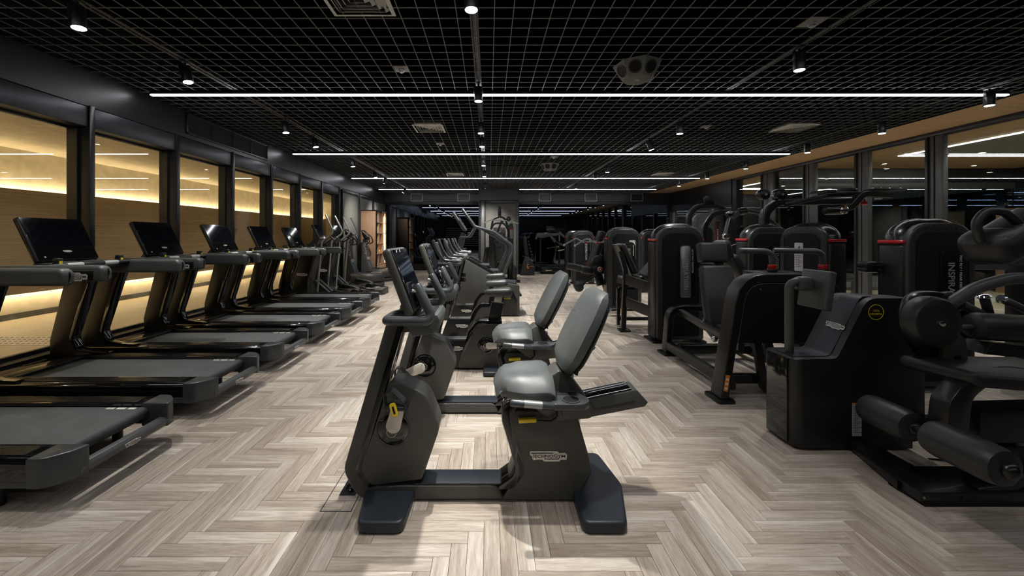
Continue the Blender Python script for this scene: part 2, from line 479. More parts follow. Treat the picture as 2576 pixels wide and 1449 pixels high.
def board_mesh(name, items, rnd=False):
    V, F, U, Q = [], [], [], []
    for (x0, x1, y0, y1, o, rr) in items:
        v, f, uv = board_geo(x0, x1, y0, y1, o); k = len(V)
        V += v; F += [tuple(a+k for a in q) for q in f]; U += uv; Q += [rr]*len(f)
    me = bpy.data.meshes.new(name); me.from_pydata(V, [], F)
    ul = me.uv_layers.new(name='UVMap')
    for lp in me.loops: ul.data[lp.index].uv = U[lp.vertex_index]
    if rnd:
        at = me.attributes.new('rnd', 'FLOAT', 'FACE'); at.data.foreach_set('value', Q)
    return me
def seen(p):
    x, y = X0+(p[0]+(3 if p[2] == 0 else .5))*w_, Y0+(p[1]+(3 if p[2] else .5))*w_
    if y < 1.70: return None
    px = 1230+1000*x/y
    if not -40 < px < 2620: return None
    if x < -2.35 and y > 2: return None
    if x > 2.1 and y > 2.65: return None
    return y+abs(x)*.05
cand = sorted((s, p) for p in lay for s in [seen(p)] if s is not None)[:300]
near = {p for _, p in cand}
pm = [board_mesh('plank', [(0, L_-2*gap, 0, w_-2*gap, 0, 0)]), board_mesh('plank', [(0, w_-2*gap, 0, L_-2*gap, 1, 0)])]
for m_ in pm: m_.materials.append(M['floor_board'])
field = []
for p in lay:
    x0, x1, y0, y1 = pclip(*p)
    if x1-x0 < .004 or y1-y0 < .004: continue
    if p in near:
        o = bpy.data.objects.new('plank', pm[p[2]]); C.objects.link(o); o.parent = floor; o.location = (x0, y0, random.uniform(-.0003, .0003))
    else: field.append((x0, x1, y0, y1, p[2], random.random()))
o = link('plank_field', board_mesh('plank_field', field, True), 'floor_field', floor); o['kind'] = 'stuff'
o['label'] = 'the farther planks of the pale herringbone floor'

# open grid ceiling: dark void above, thin blades below
ceiling = struct('ceiling', box(XL-.3, XR+.2, YB-.1, YF+.1, 4.0, 4.1), 'plenum')
def bars(items):
    V, F = [], []
    for x0, x1, y0, y1, z0, z1 in items:
        k = len(V)
        V += [(x0, y0, z0), (x1, y0, z0), (x1, y1, z0), (x0, y1, z0), (x0, y0, z1), (x1, y0, z1), (x1, y1, z1), (x0, y1, z1)]
        F += [tuple(a+k for a in q) for q in ((0, 3, 2, 1), (4, 5, 6, 7), (0, 1, 5, 4), (1, 2, 6, 5), (2, 3, 7, 6), (3, 0, 4, 7))]
    me = bpy.data.meshes.new('grid_blades'); me.from_pydata(V, [], F); return me
it = []; s = .15; hw = .0032
x = -4.2+.0435
while x < 6.55: it.append((x-hw, x+hw, YB, YF, H, H+.007)); x += s
y = 2.62-s*50
while y < YF:
    if y > YB: it.append((XL, 6.55, y-hw, y+hw, H+.0005, H+.0065))
    y += s
o = link('ceiling_grid', bars(it), 'grid_blade'); o['kind'] = 'structure'
# ducts in the void above the grid
for (x0, y0, y1, r) in ((-2.0, -2, 15, .2), (1.6, 0, 16, .24), (4.2, -3, 16, .17)):
    P('duct', cyl((x0, y0, 3.72), (x0, y1, 3.72), r, n=16), 'plenum', ceiling)

# wall on the left: bulkhead, panelled headers, recessed windows
wl = struct('wall_left', [box(XL-.25, XL, YB, YF, 2.82, 4.05), box(XL-.25, XL-.02, YB, YF, -.1, .28), box(XL-.25, XL-.02, 11.42, YF, .2, 2.9)], 'wall_black')
mullY = [4.28+1.185*k for k in range(-8, 7)]
for k, y in enumerate(mullY):
    if y < YB+.2: continue
    P('mullion', [box(XL-.20, XL+.012, y-.03, y+.03, .0, 2.83, .004), box(XL-.20, XL+.006, y-.008, y+.008, 0, 2.825), box(XL-.21, XL-.10, y-.055, y-.03, .28, 2.62)], 'frame_black', wl)
    if k < len(mullY)-1:
        y1 = mullY[k+1]
        P('header_panel', box(XL-.19, XL-.004, y+.034, y1-.034, 2.60, 2.815, .006), 'header_black', wl)
        g = struct('window_%d' % (k+1), box(XL-.195, XL-.183, y+.03, y1-.03, .30, 2.60), 'glass')
        P('window_frame', [box(XL-.215, XL-.165, y+.03, y1-.03, .26, .315, .004), box(XL-.215, XL-.165, y+.03, y1-.03, 2.575, 2.61, .004)], 'frame_black', g)
# stone panels with dark frames past the windows
for (y0, y1) in ((11.62, 12.95), (13.17, 14.52), (14.75, 16.25)):
    P('stone_panel', box(XL-.03, XL+.012, y0, y1, .12, 2.70, .004), 'stone', wl)
    P('panel_frame', [box(XL-.02, XL+.035, y0-.07, y0, .0, 2.78, .004), box(XL-.02, XL+.035, y1, y1+.07, 0, 2.78, .004), box(XL-.02, XL+.035, y0, y1, 2.70, 2.78, .004), box(XL-.02, XL+.035, y0, y1, 0, .12, .004)], 'frame_black', wl)
# long air grille on the bulkhead
gr = thing('wall_grille', 'long black slatted air grille high on the bulkhead above the left windows', 'vent', (XL, 6.64, 3.03))
P('frame', [box(0, .02, -1.03, 1.03, .125, .15, .003), box(0, .02, -1.03, 1.03, -.15, -.125, .003), box(0, .02, -1.03, -1.005, -.15, .15, .003), box(0, .02, 1.005, 1.03, -.15, .15, .003)], 'frame_black', gr)
P('backing', box(-.004, .002, -1.01, 1.01, -.13, .13), 'black_matte', gr)
sm = to_mesh('slat', xf(box(-.008, .008, -1.0, 1.0, -.0025, .0025), (0, 0, 0), (0, 28, 0)))
for k in range(11): link('slat', sm, 'frame_black', gr, (.008, 0, -.115+.023*k))
for yy in (-.5, 0, .5): P('divider', box(.0, .018, yy-.005, yy+.005, -.13, .13), 'frame_black', gr)

# corridor seen through the left windows
fc = struct('floor_corridor', box(-8.2, XL-.21, YB-3, YF+3, -.1, 0), 'wood_corridor')
wc = struct('wall_corridor', [box(-8.4, -8.15, YB-3, YF+3, 0, 3.0), box(-8.3, XL-.2, YF+2.8, YF+3, 0, 3.0)], 'cream')
P('cladding_panel', box(-8.04, -7.9, YB-3, YF+2.8, .45, 2.215, .003), 'wood_panel', wc)
P('cove_strip', box(-8.10, -8.05, YB-3, YF+2.8, 2.185, 2.2), 'cove', wc, label='warm light strip along the top of the wood cladding')
P('cove_strip', box(-8.10, -8.05, YB-3, YF+2.8, .465, .48), 'cove', wc, label='warm light strip along the foot of the wood cladding')
struct('baseboard_corridor', box(-8.15, -8.12, YB-3, YF+2.8, 0, .1, .003), 'frame_grey')
cc = struct('ceiling_corridor', box(-8.3, XL-.2, YB-3, YF+3, 2.93, 3.0), 'cream')
for y0 in (3.75, 6.2, 9.4):
    P('slot_vent', [box(-5.79, -5.58, y0, y0+1.45, 2.922, 2.931, .003)]+[box(-5.76+.045*q, -5.745+.045*q, y0+.03, y0+1.42, 2.917, 2.925) for q in range(4)], 'cream', cc)
for y0 in (1.5, 4.0, 6.5, 9.0, 11.5, 14.0):
    P('downlight', ring((-6.4, y0, 2.926), (0, 0, 1), .03, .045, .005, 20), 'cream', cc)
    P('downlight_lens', cyl((-6.4, y0, 2.929), (-6.4, y0, 2.934), .03, n=20), 'lens_dim', cc)
    l = bpy.data.lights.new('bulb', 'SPOT'); l.energy = 110; l.color = (1, .84, .62); l.spot_size = R(125); l.spot_blend = .9; l.shadow_soft_size = .05
    lo = bpy.data.objects.new('bulb', l); C.objects.link(lo); lo.parent = cc; lo.location = (-6.4, y0, 2.915)
ts = thing('tactile_strip', 'pale strip of small metal studs on the corridor floor behind the first window', 'floor strip', (-6.7, 5.43, 0))
P('strip', box(-1.0, 1.25, -.22, .22, 0, .004), 'tactile', ts)
tm = to_mesh('stud', lathe([(.016, 0), (.014, .005), (.006, .007)], n=10))
for a in range(30):
    for b_ in range(4): link('stud', tm, 'steel', ts, (-.97+.0745*a, -.16+.105*b_, .004))
sk = thing('wall_socket', 'small cream double socket on the corridor wood cladding', 'socket', (-7.9, 11.35, 1.17))
P('plate', box(0, .012, -.06, .06, -.09, .09, .004), 'tactile', sk)
for zz in (-.035, .035): P('outlet', box(.01, .016, -.02, .02, zz-.018, zz+.018, .002), 'ink', sk)
sk = thing('wall_outlet', 'white outlet plate low on the lit corridor wall', 'socket', (-8.15, 11.7, .30))
P('plate', box(0, .02, -.06, .06, -.08, .08, .004), 'white_print', sk)
P('outlet', box(.018, .026, -.02, .02, -.03, .03, .002), 'grey_print', sk)

# back wall with smoked mirrors and the stone column
wb = struct('wall_back', [box(XL-.2, XR, YF, YF+.25, 2.72, 4.05), box(XL-.2, XR, YF+.05, YF+.25, 0, 2.8), box(XL, XR, YF-.12, YF, 0, .24, .01)], 'wall_black')
for (x0, x1) in ((-4.05, -.42), (1.15, 7.38)):
    n = max(2, round((x1-x0)/1.55))
    for q in range(n):
        a, b_ = x0+(x1-x0)*q/n, x0+(x1-x0)*(q+1)/n
        P('mirror_panel', box(a+.002, b_-.002, YF-.012, YF+.02, .24, 2.70), 'mirror', wb)
    P('mirror_frame', [box(x0-.13, x1+.13, YF-.05, YF+.02, 2.70, 2.83, .01), box(x0-.13, x0, YF-.05, YF+.02, .2, 2.72, .01), box(x1, x1+.13, YF-.05, YF+.02, .2, 2.72, .01)], 'frame_black', wb)
for px in (1048, 1166, 1371, 1487, 1603):
    x = (px-1230)*16.45/1000
    v = thing('wall_vent', 'square grey-rimmed vent on the back wall, %s' % {1048: 'above the left mirror', 1166: 'just left of the stone column', 1371: 'just right of the stone column', 1487: 'middle of the three right of the column', 1603: 'nearest the wood soffit'}[px], 'vent', (x, YF-.002, 3.01))
    P('rim', [box(-.25, .25, -.016, 0, .14, .155), box(-.25, .25, -.016, 0, -.155, -.14), box(-.25, -.235, -.016, 0, -.15, .15), box(.235, .25, -.016, 0, -.15, .15)], 'silver', v)
    P('grille', [box(-.235+.039*q, -.23+.039*q, -.01, 0, -.14, .14) for q in range(13)]+[box(-.24, .24, -.004, 0, -.145, .145)], 'black_paint', v)
col = struct('column', box(-.38, 1.12, 14.72, YF, 0, 4.0), 'wall_black')
P('stone_panel', [box(-.12, .44, 14.68, 14.73, .12, 2.60, .003), box(.443, 1.0, 14.68, 14.73, .12, 2.60, .003)], 'stone', col)
P('panel_frame', [box(-.34, -.12, 14.66, 14.74, 0, 2.74, .012), box(1.0, 1.10, 14.66, 14.74, 0, 2.74, .012), box(-.12, 1.0, 14.66, 14.74, 2.60, 2.74, .012), box(-.12, 1.0, 14.66, 14.74, 0, .12, .012)], 'frame_black', col)
P('panel_inset', [box(-.30, -.17, 14.645, 14.67, .02, 2.70, .008), box(1.02, 1.07, 14.645, 14.67, .02, 2.70, .008)], 'frame_grey', col)

# right side: wood soffit, glazed partition, studio beyond
sf = struct('ceiling_soffit', box(6.55, XR+.1, YB, YF, H-.012, H+.05), 'wood_ceiling')
P('soffit_edge', box(6.53, 6.55, YB, YF, H-.014, 3.6), 'black_matte', sf)
wr = struct('wall_right', [box(XR, XR+.2, 12.25, YF, 2.42, 3.3), box(XR, XR+.2, 12.05, 12.3, 0, 3.2), box(XR, XR+.2, YB, YF, 3.3, 4.05), box(XR, XR+.2, YB, YF, -.1, .0)], 'wall_black')
P('head_track', [box(XR-.02, XR+.05, YB, 12.2, H-.085, H-.010, .006), box(XR+.08, XR+.14, YB, 12.2, H-.085, H-.01, .006), box(XR+.04, XR+.10, YB, 12.2, H-.04, H-.012)], 'frame_black', wr)
P('sill_track', box(XR-.02, XR+.14, YB, YF, 0, .03, .004), 'frame_black', wr)
P('lower_glazing', box(XR+.08, XR+.09, 12.3, YF, .03, 2.42), 'glass', wr)
P('glazing_bar', [box(XR-.01, XR+.1, yy-.06, yy+.06, .03, 2.42, .006) for yy in (13.5, 14.9, 16.3)], 'frame_grey', wr)
post = [(6.57, 6.82), (7.87, 8.14), (9.17, 9.48), (10.5, 10.95), (5.25, 5.52), (3.95, 4.22), (2.6, 2.87), (1.25, 1.52)]
pc = sorted(post)
for k, (a, b_) in enumerate(pc):
    g = struct('door_%d' % (k+1), box(XR+.05, XR+.062, b_, pc[k+1][0] if k+1 < len(pc) else 12.08, .03, H-.08), 'glass')
    mid = (a+b_)/2; w2 = b_-a
    P('stile', box(XR-.0, XR+.09, a, mid-.012, .03, H-.08, .006), 'frame_grey', g)
    P('stile', box(XR-.0, XR+.09, mid+.012, b_-.05, .03, H-.08, .006), 'frame_grey', g)
    P('seal', box(XR+.02, XR+.06, mid-.012, mid+.012, .03, H-.085), 'black_matte', g)
    P('jamb', box(XR-.03, XR+.09, b_-.048, b_, .03, H-.082, .006), 'frame_black', g)
struct('floor_studio', box(XR, 14.2, YB, YF+1, -.1, -.001), 'wood_studio')
TX0, TX1 = 9.05, 12.9
cs = struct('ceiling_studio', [box(XR+.1, TX0, YB, 17.4, H, H+.06), box(TX1, 14.2, YB, 17.4, H, H+.06)]+[box(TX0, TX1, a, b_, H, H+.06) for a, b_ in ((YB, 3.6), (8.8, 11.2), (14.9, 17.4))], 'wood_ceiling')
for (y0, y1) in ((3.6, 8.8), (11.2, 14.9)):
    P('tray', box(TX0, TX1, y0, y1, H+.004, H+.06), 'white_ceiling', cs)
    P('tray_light', [box(TX0, TX0+.06, y0, y1, H-.008, H+.003), box(TX1-.06, TX1, y0, y1, H-.008, H+.003), box(TX0+.06, TX1-.06, y0, y0+.06, H-.008, H+.003), box(TX0+.06, TX1-.06, y1-.06, y1, H-.008, H+.003)], 'led_studio', cs)
for (x, y) in ((8.6, 7.55), (12.2, 10.0), (9.7, 9.75), (13.4, 7.5), (8.6, 5.6), (8.3, 13.2)):
    P('downlight', ring((x, y, H-.006), (0, 0, 1), .045, .07, .006, 24), 'silver', cs)
    P('downlight_lens', cyl((x, y, H-.003), (x, y, H+.001), .045), 'lens_dim', cs)
v = P('round_diffuser', lathe([(.33, 0), (.33, .03), (.25, .03), (.25, .01), (.17, .01), (.17, .03), (.1, .03), (.1, .005), (.01, .005)], (10.9, 6.9, H-.03)), 'placard', cs)
wx = struct('wall_studio', [box(XR+.1, 14, 10.42, 10.6, 2.82, H), box(XR+.1, 14, 10.44, 10.6, 0, 2.9), box(13.75, 14, YB, 17, 0, H), box(XR+.1, 14, YB-.2, YB, 0, H), box(XR, 14, 17, 17.2, 0, H)], 'wall_black')
P('mirror_frame', [box(XR+.12, 13.75, 10.38, 10.44, 2.66, 2.82, .006)], 'frame_grey', wx)
for q in range(5):
    a = XR+.14+1.24*q
    P('mirror_panel', box(a+.004, a+1.236, 10.41, 10.45, .08, 2.66), 'mirror_studio', wx)
P('mirror_panel', [box(13.72, 13.76, 5.2+1.3*q, 6.494+1.3*q, .08, 2.66) for q in range(4)], 'mirror_studio', wx)
# wall behind the camera, seen only in the mirrors
ww = struct('wall_front', box(XL-.2, XR+.2, YB-.2, YB, 0, 4.05), 'wall_black')
P('wood_cladding', box(-4.0, -.2, YB, YB+.05, 0, 3.0), 'wood_back', ww)

# ---------------- ceiling lights ----------------
ORD = ['nearest', 'second', 'third', 'farthest']
for k, y in enumerate((4.86, 8.38, 11.96, 14.87, 1.5, -1.9)):
    segs = [(-4.13, 6.34)] if k != 3 else [(-4.12, -.40), (1.14, 6.25)]
    for q, (a, b_) in enumerate(segs):
        if k < 3: lb = 'thin white linear light across the ceiling grid, %s of the full-width lines from the camera' % ORD[k]
        elif k == 3: lb = 'thin white linear light at the far end, %s of the stone column' % ('left' if q == 0 else 'right')
        else: lb = 'thin white linear light overhead %s' % ('above the nearest bike' if k == 4 else 'behind the camera')
        t = thing('linear_light', lb, 'ceiling light', ((a+b_)/2, y, H), 0, 'linear ceiling lights')
        hl = (b_-a)/2
        P('channel', box(-hl, hl, -.03, .03, -.036, -.002, .003), 'black_paint', t)
        ns = max(2, round(2*hl/1.52))
        for r_ in range(ns):
            u0, u1 = -hl+2*hl*r_/ns, -hl+2*hl*(r_+1)/ns
            P('diffuser', box(u0+.0015, u1-.0015, -.021, .021, -.048, -.036, .003), 'led', t)
# lighting tracks with cylinder spots
lamp_mesh = to_mesh('housing', [cyl((0, 0, -.16), (0, 0, 0), .049, n=28, bev=.003)])
lens_mesh = to_mesh('lens', cyl((0, 0, -.1625), (0, 0, -.159), .042, n=28))
stem_mesh = to_mesh('stem', [cyl((0, 0, 0), (0, 0, .045), .012, n=12), box(-.02, .02, -.05, .05, .038, .052, .002), box(-.056, -.046, -.016, .016, -.06, .02, .003)])
def spot(x, y, lb, tilt=(0, 0), on=1.0, size=88):
    t = thing('track_spot', lb, 'spotlight', (x, y, H-.058), 0, 'cylinder spotlights on the ceiling tracks')
    link('stem', stem_mesh, 'black_paint', t)
    h_ = link('housing', lamp_mesh, 'black_paint', t); h_.rotation_euler = (R(tilt[0]), R(tilt[1]), 0)
    e_ = link('lens', lens_mesh, 'lens', h_)
    l = bpy.data.lights.new('bulb', 'SPOT'); l.energy = SPOT_W*on; l.color = SPOT_COL
    l.spot_size = R(size); l.spot_blend = .85; l.shadow_soft_size = .028
    lo = bpy.data.objects.new('bulb', l); C.objects.link(lo); lo.parent = h_; lo.location = (0, 0, -.17)
TR = {'left': (-3.06, [2.95, 4.0, 5.96, 6.95, 8.9, 10.6, 11.8, 14.6]), 'centre': (-.12, [2.71, 4.56, 5.99, 6.9, 8.78, 10.4, 13.0]),
      'right': (2.89, [3.7, 6.02, 7.19, 9.7, 10.8, 13.2]), 'far right': (5.93, [4.71, 6.0, 7.4, 9.18, 10.8, 12.4])}
NUM = ['nearest', 'second', 'third', 'fourth', 'fifth', 'sixth', 'seventh', 'eighth']
WH = {'left': 'black cylinder spotlight on the track over the treadmills', 'centre': 'black cylinder spotlight on the track down the middle of the room', 'right': 'black cylinder spotlight on the track over the strength machines', 'far right': 'black cylinder spotlight on the track beside the wood soffit'}
for kx, (x, ys) in TR.items():
    t = thing('light_track', {'left': 'slim dark lighting track over the treadmill row', 'centre': 'slim dark lighting track down the middle of the ceiling', 'right': 'slim dark lighting track over the strength machines', 'far right': 'slim dark lighting track beside the wood soffit'}[kx], 'light track', (x, 5.6, H))
    P('channel', [box(-.034, -.022, -10.5, 10.4, 0, .036, .002), box(.022, .034, -10.5, 10.4, 0, .036, .002), box(-.024, .024, -10.5, 10.4, .018, .038)], 'black_paint', t)
    P('conductor', [box(-.008, -.003, -10.5, 10.4, .004, .012), box(.003, .008, -10.5, 10.4, .004, .012)], 'grid_blade', t)
    for k, y in enumerate(ys):
        tl = (0, 0)
        if kx == 'right' and k in (2,): tl = (0, -18)
        if kx == 'left': tl = (0, -12 if k % 2 else -6)
        if kx == 'left' and k == 7: tl = (0, 35)
        if kx == 'left' and k == 6: tl = (22, 30)
        if kx == 'centre' and k == 6: tl = (33, 0)
        on = 1.0 if kx != 'left' else (.75 if k < 2 else 1.6)
        if kx == 'centre': on = (2.7, 1.7, 2.0, 2.2, 2.4, 2.4, 2.4)[k]
        if kx == 'right' and 1 <= k <= 4: on = 1.5
        if kx == 'centre' and k == 6: on = 2.2
        if kx == 'far right' and k < 2: on = .8
        if kx == 'right' and k == 0: on = .5
        spot(x, y, '%s, %s from the camera' % (WH[kx], NUM[k]), tl, on, 66 if kx == 'centre' and k == 0 else 88)
t = thing('light_track', 'short lighting track above the nearest bike', 'light track', (.5, 1.4, H))
P('channel', box(-.034, .034, -1.6, 1.2, 0, .036, .003), 'black_paint', t)
for k, (x, y, on) in enumerate(((.5, 1.9, 1.1), (-.12, .8, .55), (-3.06, 1.75, .35), (-3.06, .3, .3))):
    spot(x, y, ['black cylinder spotlight right above the nearest bike', 'black cylinder spotlight above the camera', 'black cylinder spotlight above the treadmill cut off by the frame', 'black cylinder spotlight behind the first treadmill'][k], (0, 0), on)

# square ceiling diffusers, detectors, speakers
def diffuser(x, y, lb, n=5, s=.245):
    t = thing('ceiling_diffuser', lb, 'vent', (x, y, H), 0, 'square ceiling diffusers')
    def sq(r0, r1, z0, z1):
        b = bmesh.new(); V = []
        for r_, z in ((r1, z1), (r0, z0)): V.append([b.verts.new((a*r_, c*r_, z)) for a, c in ((-1, -1), (1, -1), (1, 1), (-1, 1))])
        for r_, z in ((r0, z0+.004), (r1, z1+.004)): V.append([b.verts.new((a*r_, c*r_, z)) for a, c in ((-1, -1), (1, -1), (1, 1), (-1, 1))])
        for A, B in zip(V, V[1:]+V[:1]):
            for i in range(4): b.faces.new((A[i], A[(i+1) % 4], B[(i+1) % 4], B[i]))
        bmesh.ops.recalc_face_normals(b, faces=b.faces); return b
    P('rim', sq(s-.028, s, -.012, -.006), 'grille_white', t)
    for k in range(n):
        r1 = (s-.034)*(1-k/n); P('louver', sq(max(r1-.030, .004), r1, -.012, .022), 'grille_white', t)
    P('box', box(-s+.03, s-.03, -s+.03, s-.03, .06, .07), 'black_matte', t)
diffuser(-.985, 2.93, 'square grey ceiling diffuser cut off by the top of the frame')
diffuser(-.98, 6.53, 'square grey ceiling diffuser between the first two linear lights, left of the middle track')
diffuser(4.98, 6.5, 'square pale ceiling diffuser over the strength machines at right')
diffuser(-.98, 11.5, 'small-looking square diffuser left of the middle track near the third linear light')
diffuser(4.98, 11.4, 'small-looking square diffuser near the wood soffit by the third linear light')
for (x, y, lb) in ((-.92, 4.19, 'smoke detector on a pale square plate, left of the middle track'), (2.66, 3.27, 'smoke detector on a grey plate at upper right'), (-.93, 7.6, 'smoke detector on a small plate before the second linear light'), (3.5, 6.4, 'smoke detector on a dark plate, right of the room middle'), (1.45, 8.9, 'smoke detector just past the second linear light')):
    t = thing('smoke_detector', lb, 'detector', (x, y, H), 0, 'ceiling smoke detectors')
    P('plate', box(-.074, .074, -.074, .074, -.005, .003, .001), 'plate_grey', t)
    P('head', lathe([(.033, -.005), (.033, -.022), (.026, -.026), (.026, -.036), (.018, -.042)], n=20), 'steel', t)
def speaker(x, y, lb):
    t = thing('ceiling_speaker', lb, 'speaker', (x, y, H), 12, 'faceted ceiling speakers')
    n = 7; r0, r1, h = .245, .15, .155
    b = bmesh.new(); A = [b.verts.new((cos(2*pi*i/n)*r0, sin(2*pi*i/n)*r0, 0)) for i in range(n)]; B = [b.verts.new((cos(2*pi*i/n)*r1, sin(2*pi*i/n)*r1, -h)) for i in range(n)]
    for i in range(n): b.faces.new((A[i], B[i], B[(i+1) % n], A[(i+1) % n]))
    b.faces.new(A); b.faces.new(B[::-1]); bmesh.ops.recalc_face_normals(b, faces=b.faces)
    P('cabinet', _bev(b, .004, 2, .3), 'speaker', t, ang=20)
    for i in range(n):
        a = 2*pi*(i+.5)/n; ca = cos(pi/n)
        m_ = Vector((cos(a)*(r0+r1)/2*ca, sin(a)*(r0+r1)/2*ca, -h/2)); nn = Vector((cos(a)*h, sin(a)*h, -(r0-r1)*ca)).normalized()
        P('driver', [ring(m_, nn, .052, .066, .006, 28)], 'black_paint', t)
        P('driver_mesh', [cyl(m_, m_+nn*.003, .052, n=28)], 'black_matte', t)
    P('badge', [ring((0, 0, -h-.0015), (0, 0, 1), .021, .024, .001, 24), box(-.014, .014, -.005, .005, -h-.002, -h)], 'white_print', t)
speaker(1.53, 4.1, 'grey faceted ceiling speaker with round drivers, right of the middle track')
speaker(1.5, 9.8, 'small-looking grey faceted ceiling speaker past the second linear light')
# ---------------- recumbent bikes (world x, y about the bike's own centre line) ----------------
def K(px, py, Y): return ((px-1230)*Y/1000, CZ-(py-592)*Y/1000)
def poly(pts, Y):
    out = []
    for p in pts:
        x, z = K(p[0], p[1], Y); out.append((x, z, p[2]) if len(p) > 2 else (x, z))
    return out
def recumbent(label, y, crank=0):
    Y = 2.145; t = thing('recumbent_bike', label, 'exercise bike', (0, y, 0), 0, 'recumbent bikes')
    hw = .07
    # painted frame: leaning post, floor beam and rear pedestal in one swept outline
    fr = poly([(862, 1185, .09), (975, 800), (1018, 800), (922, 1140, .06), (946, 1222, .02), (1255, 1222, .07), (1268, 1258), (900, 1258, .10)], Y)
    P('frame', [prism(fr, -hw, hw, 'y', .012, 3)], 'graphite', t)
    P('post_strip', [prism(poly([(893, 1185, .04), (1003, 812), (1018, 812), (925, 1130, .05), (945, 1222), (925, 1228, .08)], Y), -hw-.003, hw+.003, 'y', .002)], 'gloss_black', t)
    P('front_housing', prism(poly([(908, 1180, .05), (980, 962, .02), (1012, 962, .05), (1072, 990, .12), (1107, 1075, .10), (1062, 1205, .02), (930, 1222, .05)], Y), -hw-.009, hw+.009, 'y', .012, 3), 'graphite', t)
    P('rear_housing', prism(poly([(1264, 1030, .03), (1440, 1030, .03), (1452, 1045), (1492, 1185, .08), (1452, 1258, .03), (1262, 1258), (1302, 1190, .05), (1262, 1060, .03)], Y), -hw-.006, hw+.006, 'y', .012, 3), 'graphite', t)
    P('pedestal_strip', prism(poly([(1262, 1050, .03), (1272, 1022, .03), (1300, 1022), (1285, 1050), (1322, 1185, .08), (1292, 1228, .06), (1255, 1230), (1255, 1222), (1300, 1190, .06)], Y), -hw-.009, hw+.009, 'y', .003), 'gloss_black', t)
    P('step_plate', [prism([(-.40, .088), (.08, .088), (.135, .115, .05), (.16, .20), (.135, .20), (.11, .128, .05), (.075, .10), (-.40, .10)], -hw+.004, hw-.004, 'y', .006, 2)], 'navy_rubber', t)
    # floor feet, tapering outwards
    for nm, pts in (('front', [(-.635, -.31, .04), (-.412, -.31, .04), (-.40, -.05), (-.40, .05), (-.412, .31, .04), (-.635, .31, .04), (-.675, .05), (-.675, -.05)]), ('rear', [(.452, -.31, .04), (.665, -.31, .04), (.735, -.02, .1), (.735, .02, .1), (.69, .31, .04), (.452, .31, .04)])):
        P('foot', prism(pts, .004, .064, 'z', .016, 3), 'navy_rubber', t)
    # crank discs
    cx, cz = K(990, 1078, Y)
    for s in (-1, 1):
        P('crank_disc', [ring((cx, s*(hw+.009), cz), (0, s, 0), .084, .091, .003, 40), lathe([(.086, 0), (.084, .002), (.055, .007), (.03, .008)], (cx, s*(hw+.0085), cz), 40, (0, s, 0))], 'gloss_black', t)
        c = thing_part = None
        a = crank+(0 if s < 0 else 180)
        arm = P('crank_arm', [xf(prism([(-.042, -.005, .041), (.042, -.005, .041), (.034, .165, .02), (.014, .165, .005), (.010, .135, .01), (-.010, .135, .01), (-.014, .165, .005), (-.030, .165, .02)], -.011, .011, 'y', .004, 2)), ring((0, s*.0115, 0), (0, s, 0), .024, .026, .001, 32)], 'champagne', t)
        arm.location = (cx, s*(hw+.034), cz); arm.rotation_euler = (0, R(a+14), 0)
        pv = (0, s*.055, .17)
        pd = P('pedal', [rbox((0, s*.01, 0), (.115, .085, .026), .011, 3), cyl((0, -s*.05, 0), (0, -s*.02, 0), .009, n=14)], 'vinyl_black', arm)
        pd.location = pv; pd.rotation_euler = (0, -R(a+14), 0)
        sp = P('pedal_axle', [cyl((0, -s*.04, 0), (0, s*.0, 0), .018, n=20, bev=.003)], 'chrome', arm); sp.location = (0, s*.02, .17)
        st = P('strap', [tube([(-.055, s*.02, .0), (-.06, s*.03, .075), (-.02, s*.03, .095), (.05, s*.035, .03), (.055, s*.03, -.01)], .008, .04, sq=(.045, .006))], 'black_paint', arm); st.location = pv; st.rotation_euler = (0, -R(a+14), 0)
        bk = P('buckle', [prism([(-.017, -.035, .012), (.017, -.035, .012), (.017, .035, .012), (-.017, .035, .012)], -.006, .006, 'y', .003)], 'yellow', arm); bk.location = (pv[0]-.005, s*.105, pv[2]-.005); bk.rotation_euler = (0, -R(a+30), 0)
        bi = P('buckle_slot', [rbox((0, 0, 0), (.013, .014, .042), .003)], 'black_matte', arm); bi.location = bk.location; bi.rotation_euler = bk.rotation_euler
    # seat rail sloping up to the rear
    P('rail', prism([(.30, .475), (.555, .455), (.845, .512, .02), (.862, .535), (.80, .605, .02), (.56, .555), (.34, .50)], -.066, .066, 'y', .008, 2), 'armgrey', t)
    P('rail_top', xf(prism([(.53, .549), (.775, .599), (.772, .606), (.53, .556)], -.058, .058, 'y', .002)), 'gloss_black', t)
    for s in (-1, 1): P('rail_slot', [prism([(.57, .49), (.83, .541, .008), (.83, .555, .008), (.57, .502)], s*.0655, s*.0675, 'y')], 'gloss_black', t)
    P('rail_marks', [xf(box(.545+.0155*q, .552+.0155*q, -.008, .008, 0, .0012), (0, 0, .5576+(.0155*q)*.204-.003), (0, -11.5, 0), (.549+.0155*q, 0, 0)) for q in range(15)], 'white_print', t)
    P('rail_end', prism([(.79, .502), (.845, .512, .02), (.862, .535), (.80, .605, .02), (.765, .599)], -.068, .068, 'y', .01, 2), 'armgrey', t)
    # seat carriage
    P('carriage', [prism([(.14, .585), (.30, .66, .02), (.375, .715, .02), (.425, .70, .02), (.575, .50, .03), (.55, .455, .03), (.36, .44, .03), (.30, .47)], -.085, .085, 'y', .012, 2)], 'graphite', t)
    P('carriage_leg', prism([(.22, .60), (.31, .62), (.36, .45), (.315, .445)], -.05, .05, 'y', .008), 'gunmetal', t)
    b = box(0, 1, -1, 1, 0, 1); b.free()
    seat = bmesh.new(); NX, NY = 10, 12; G = []
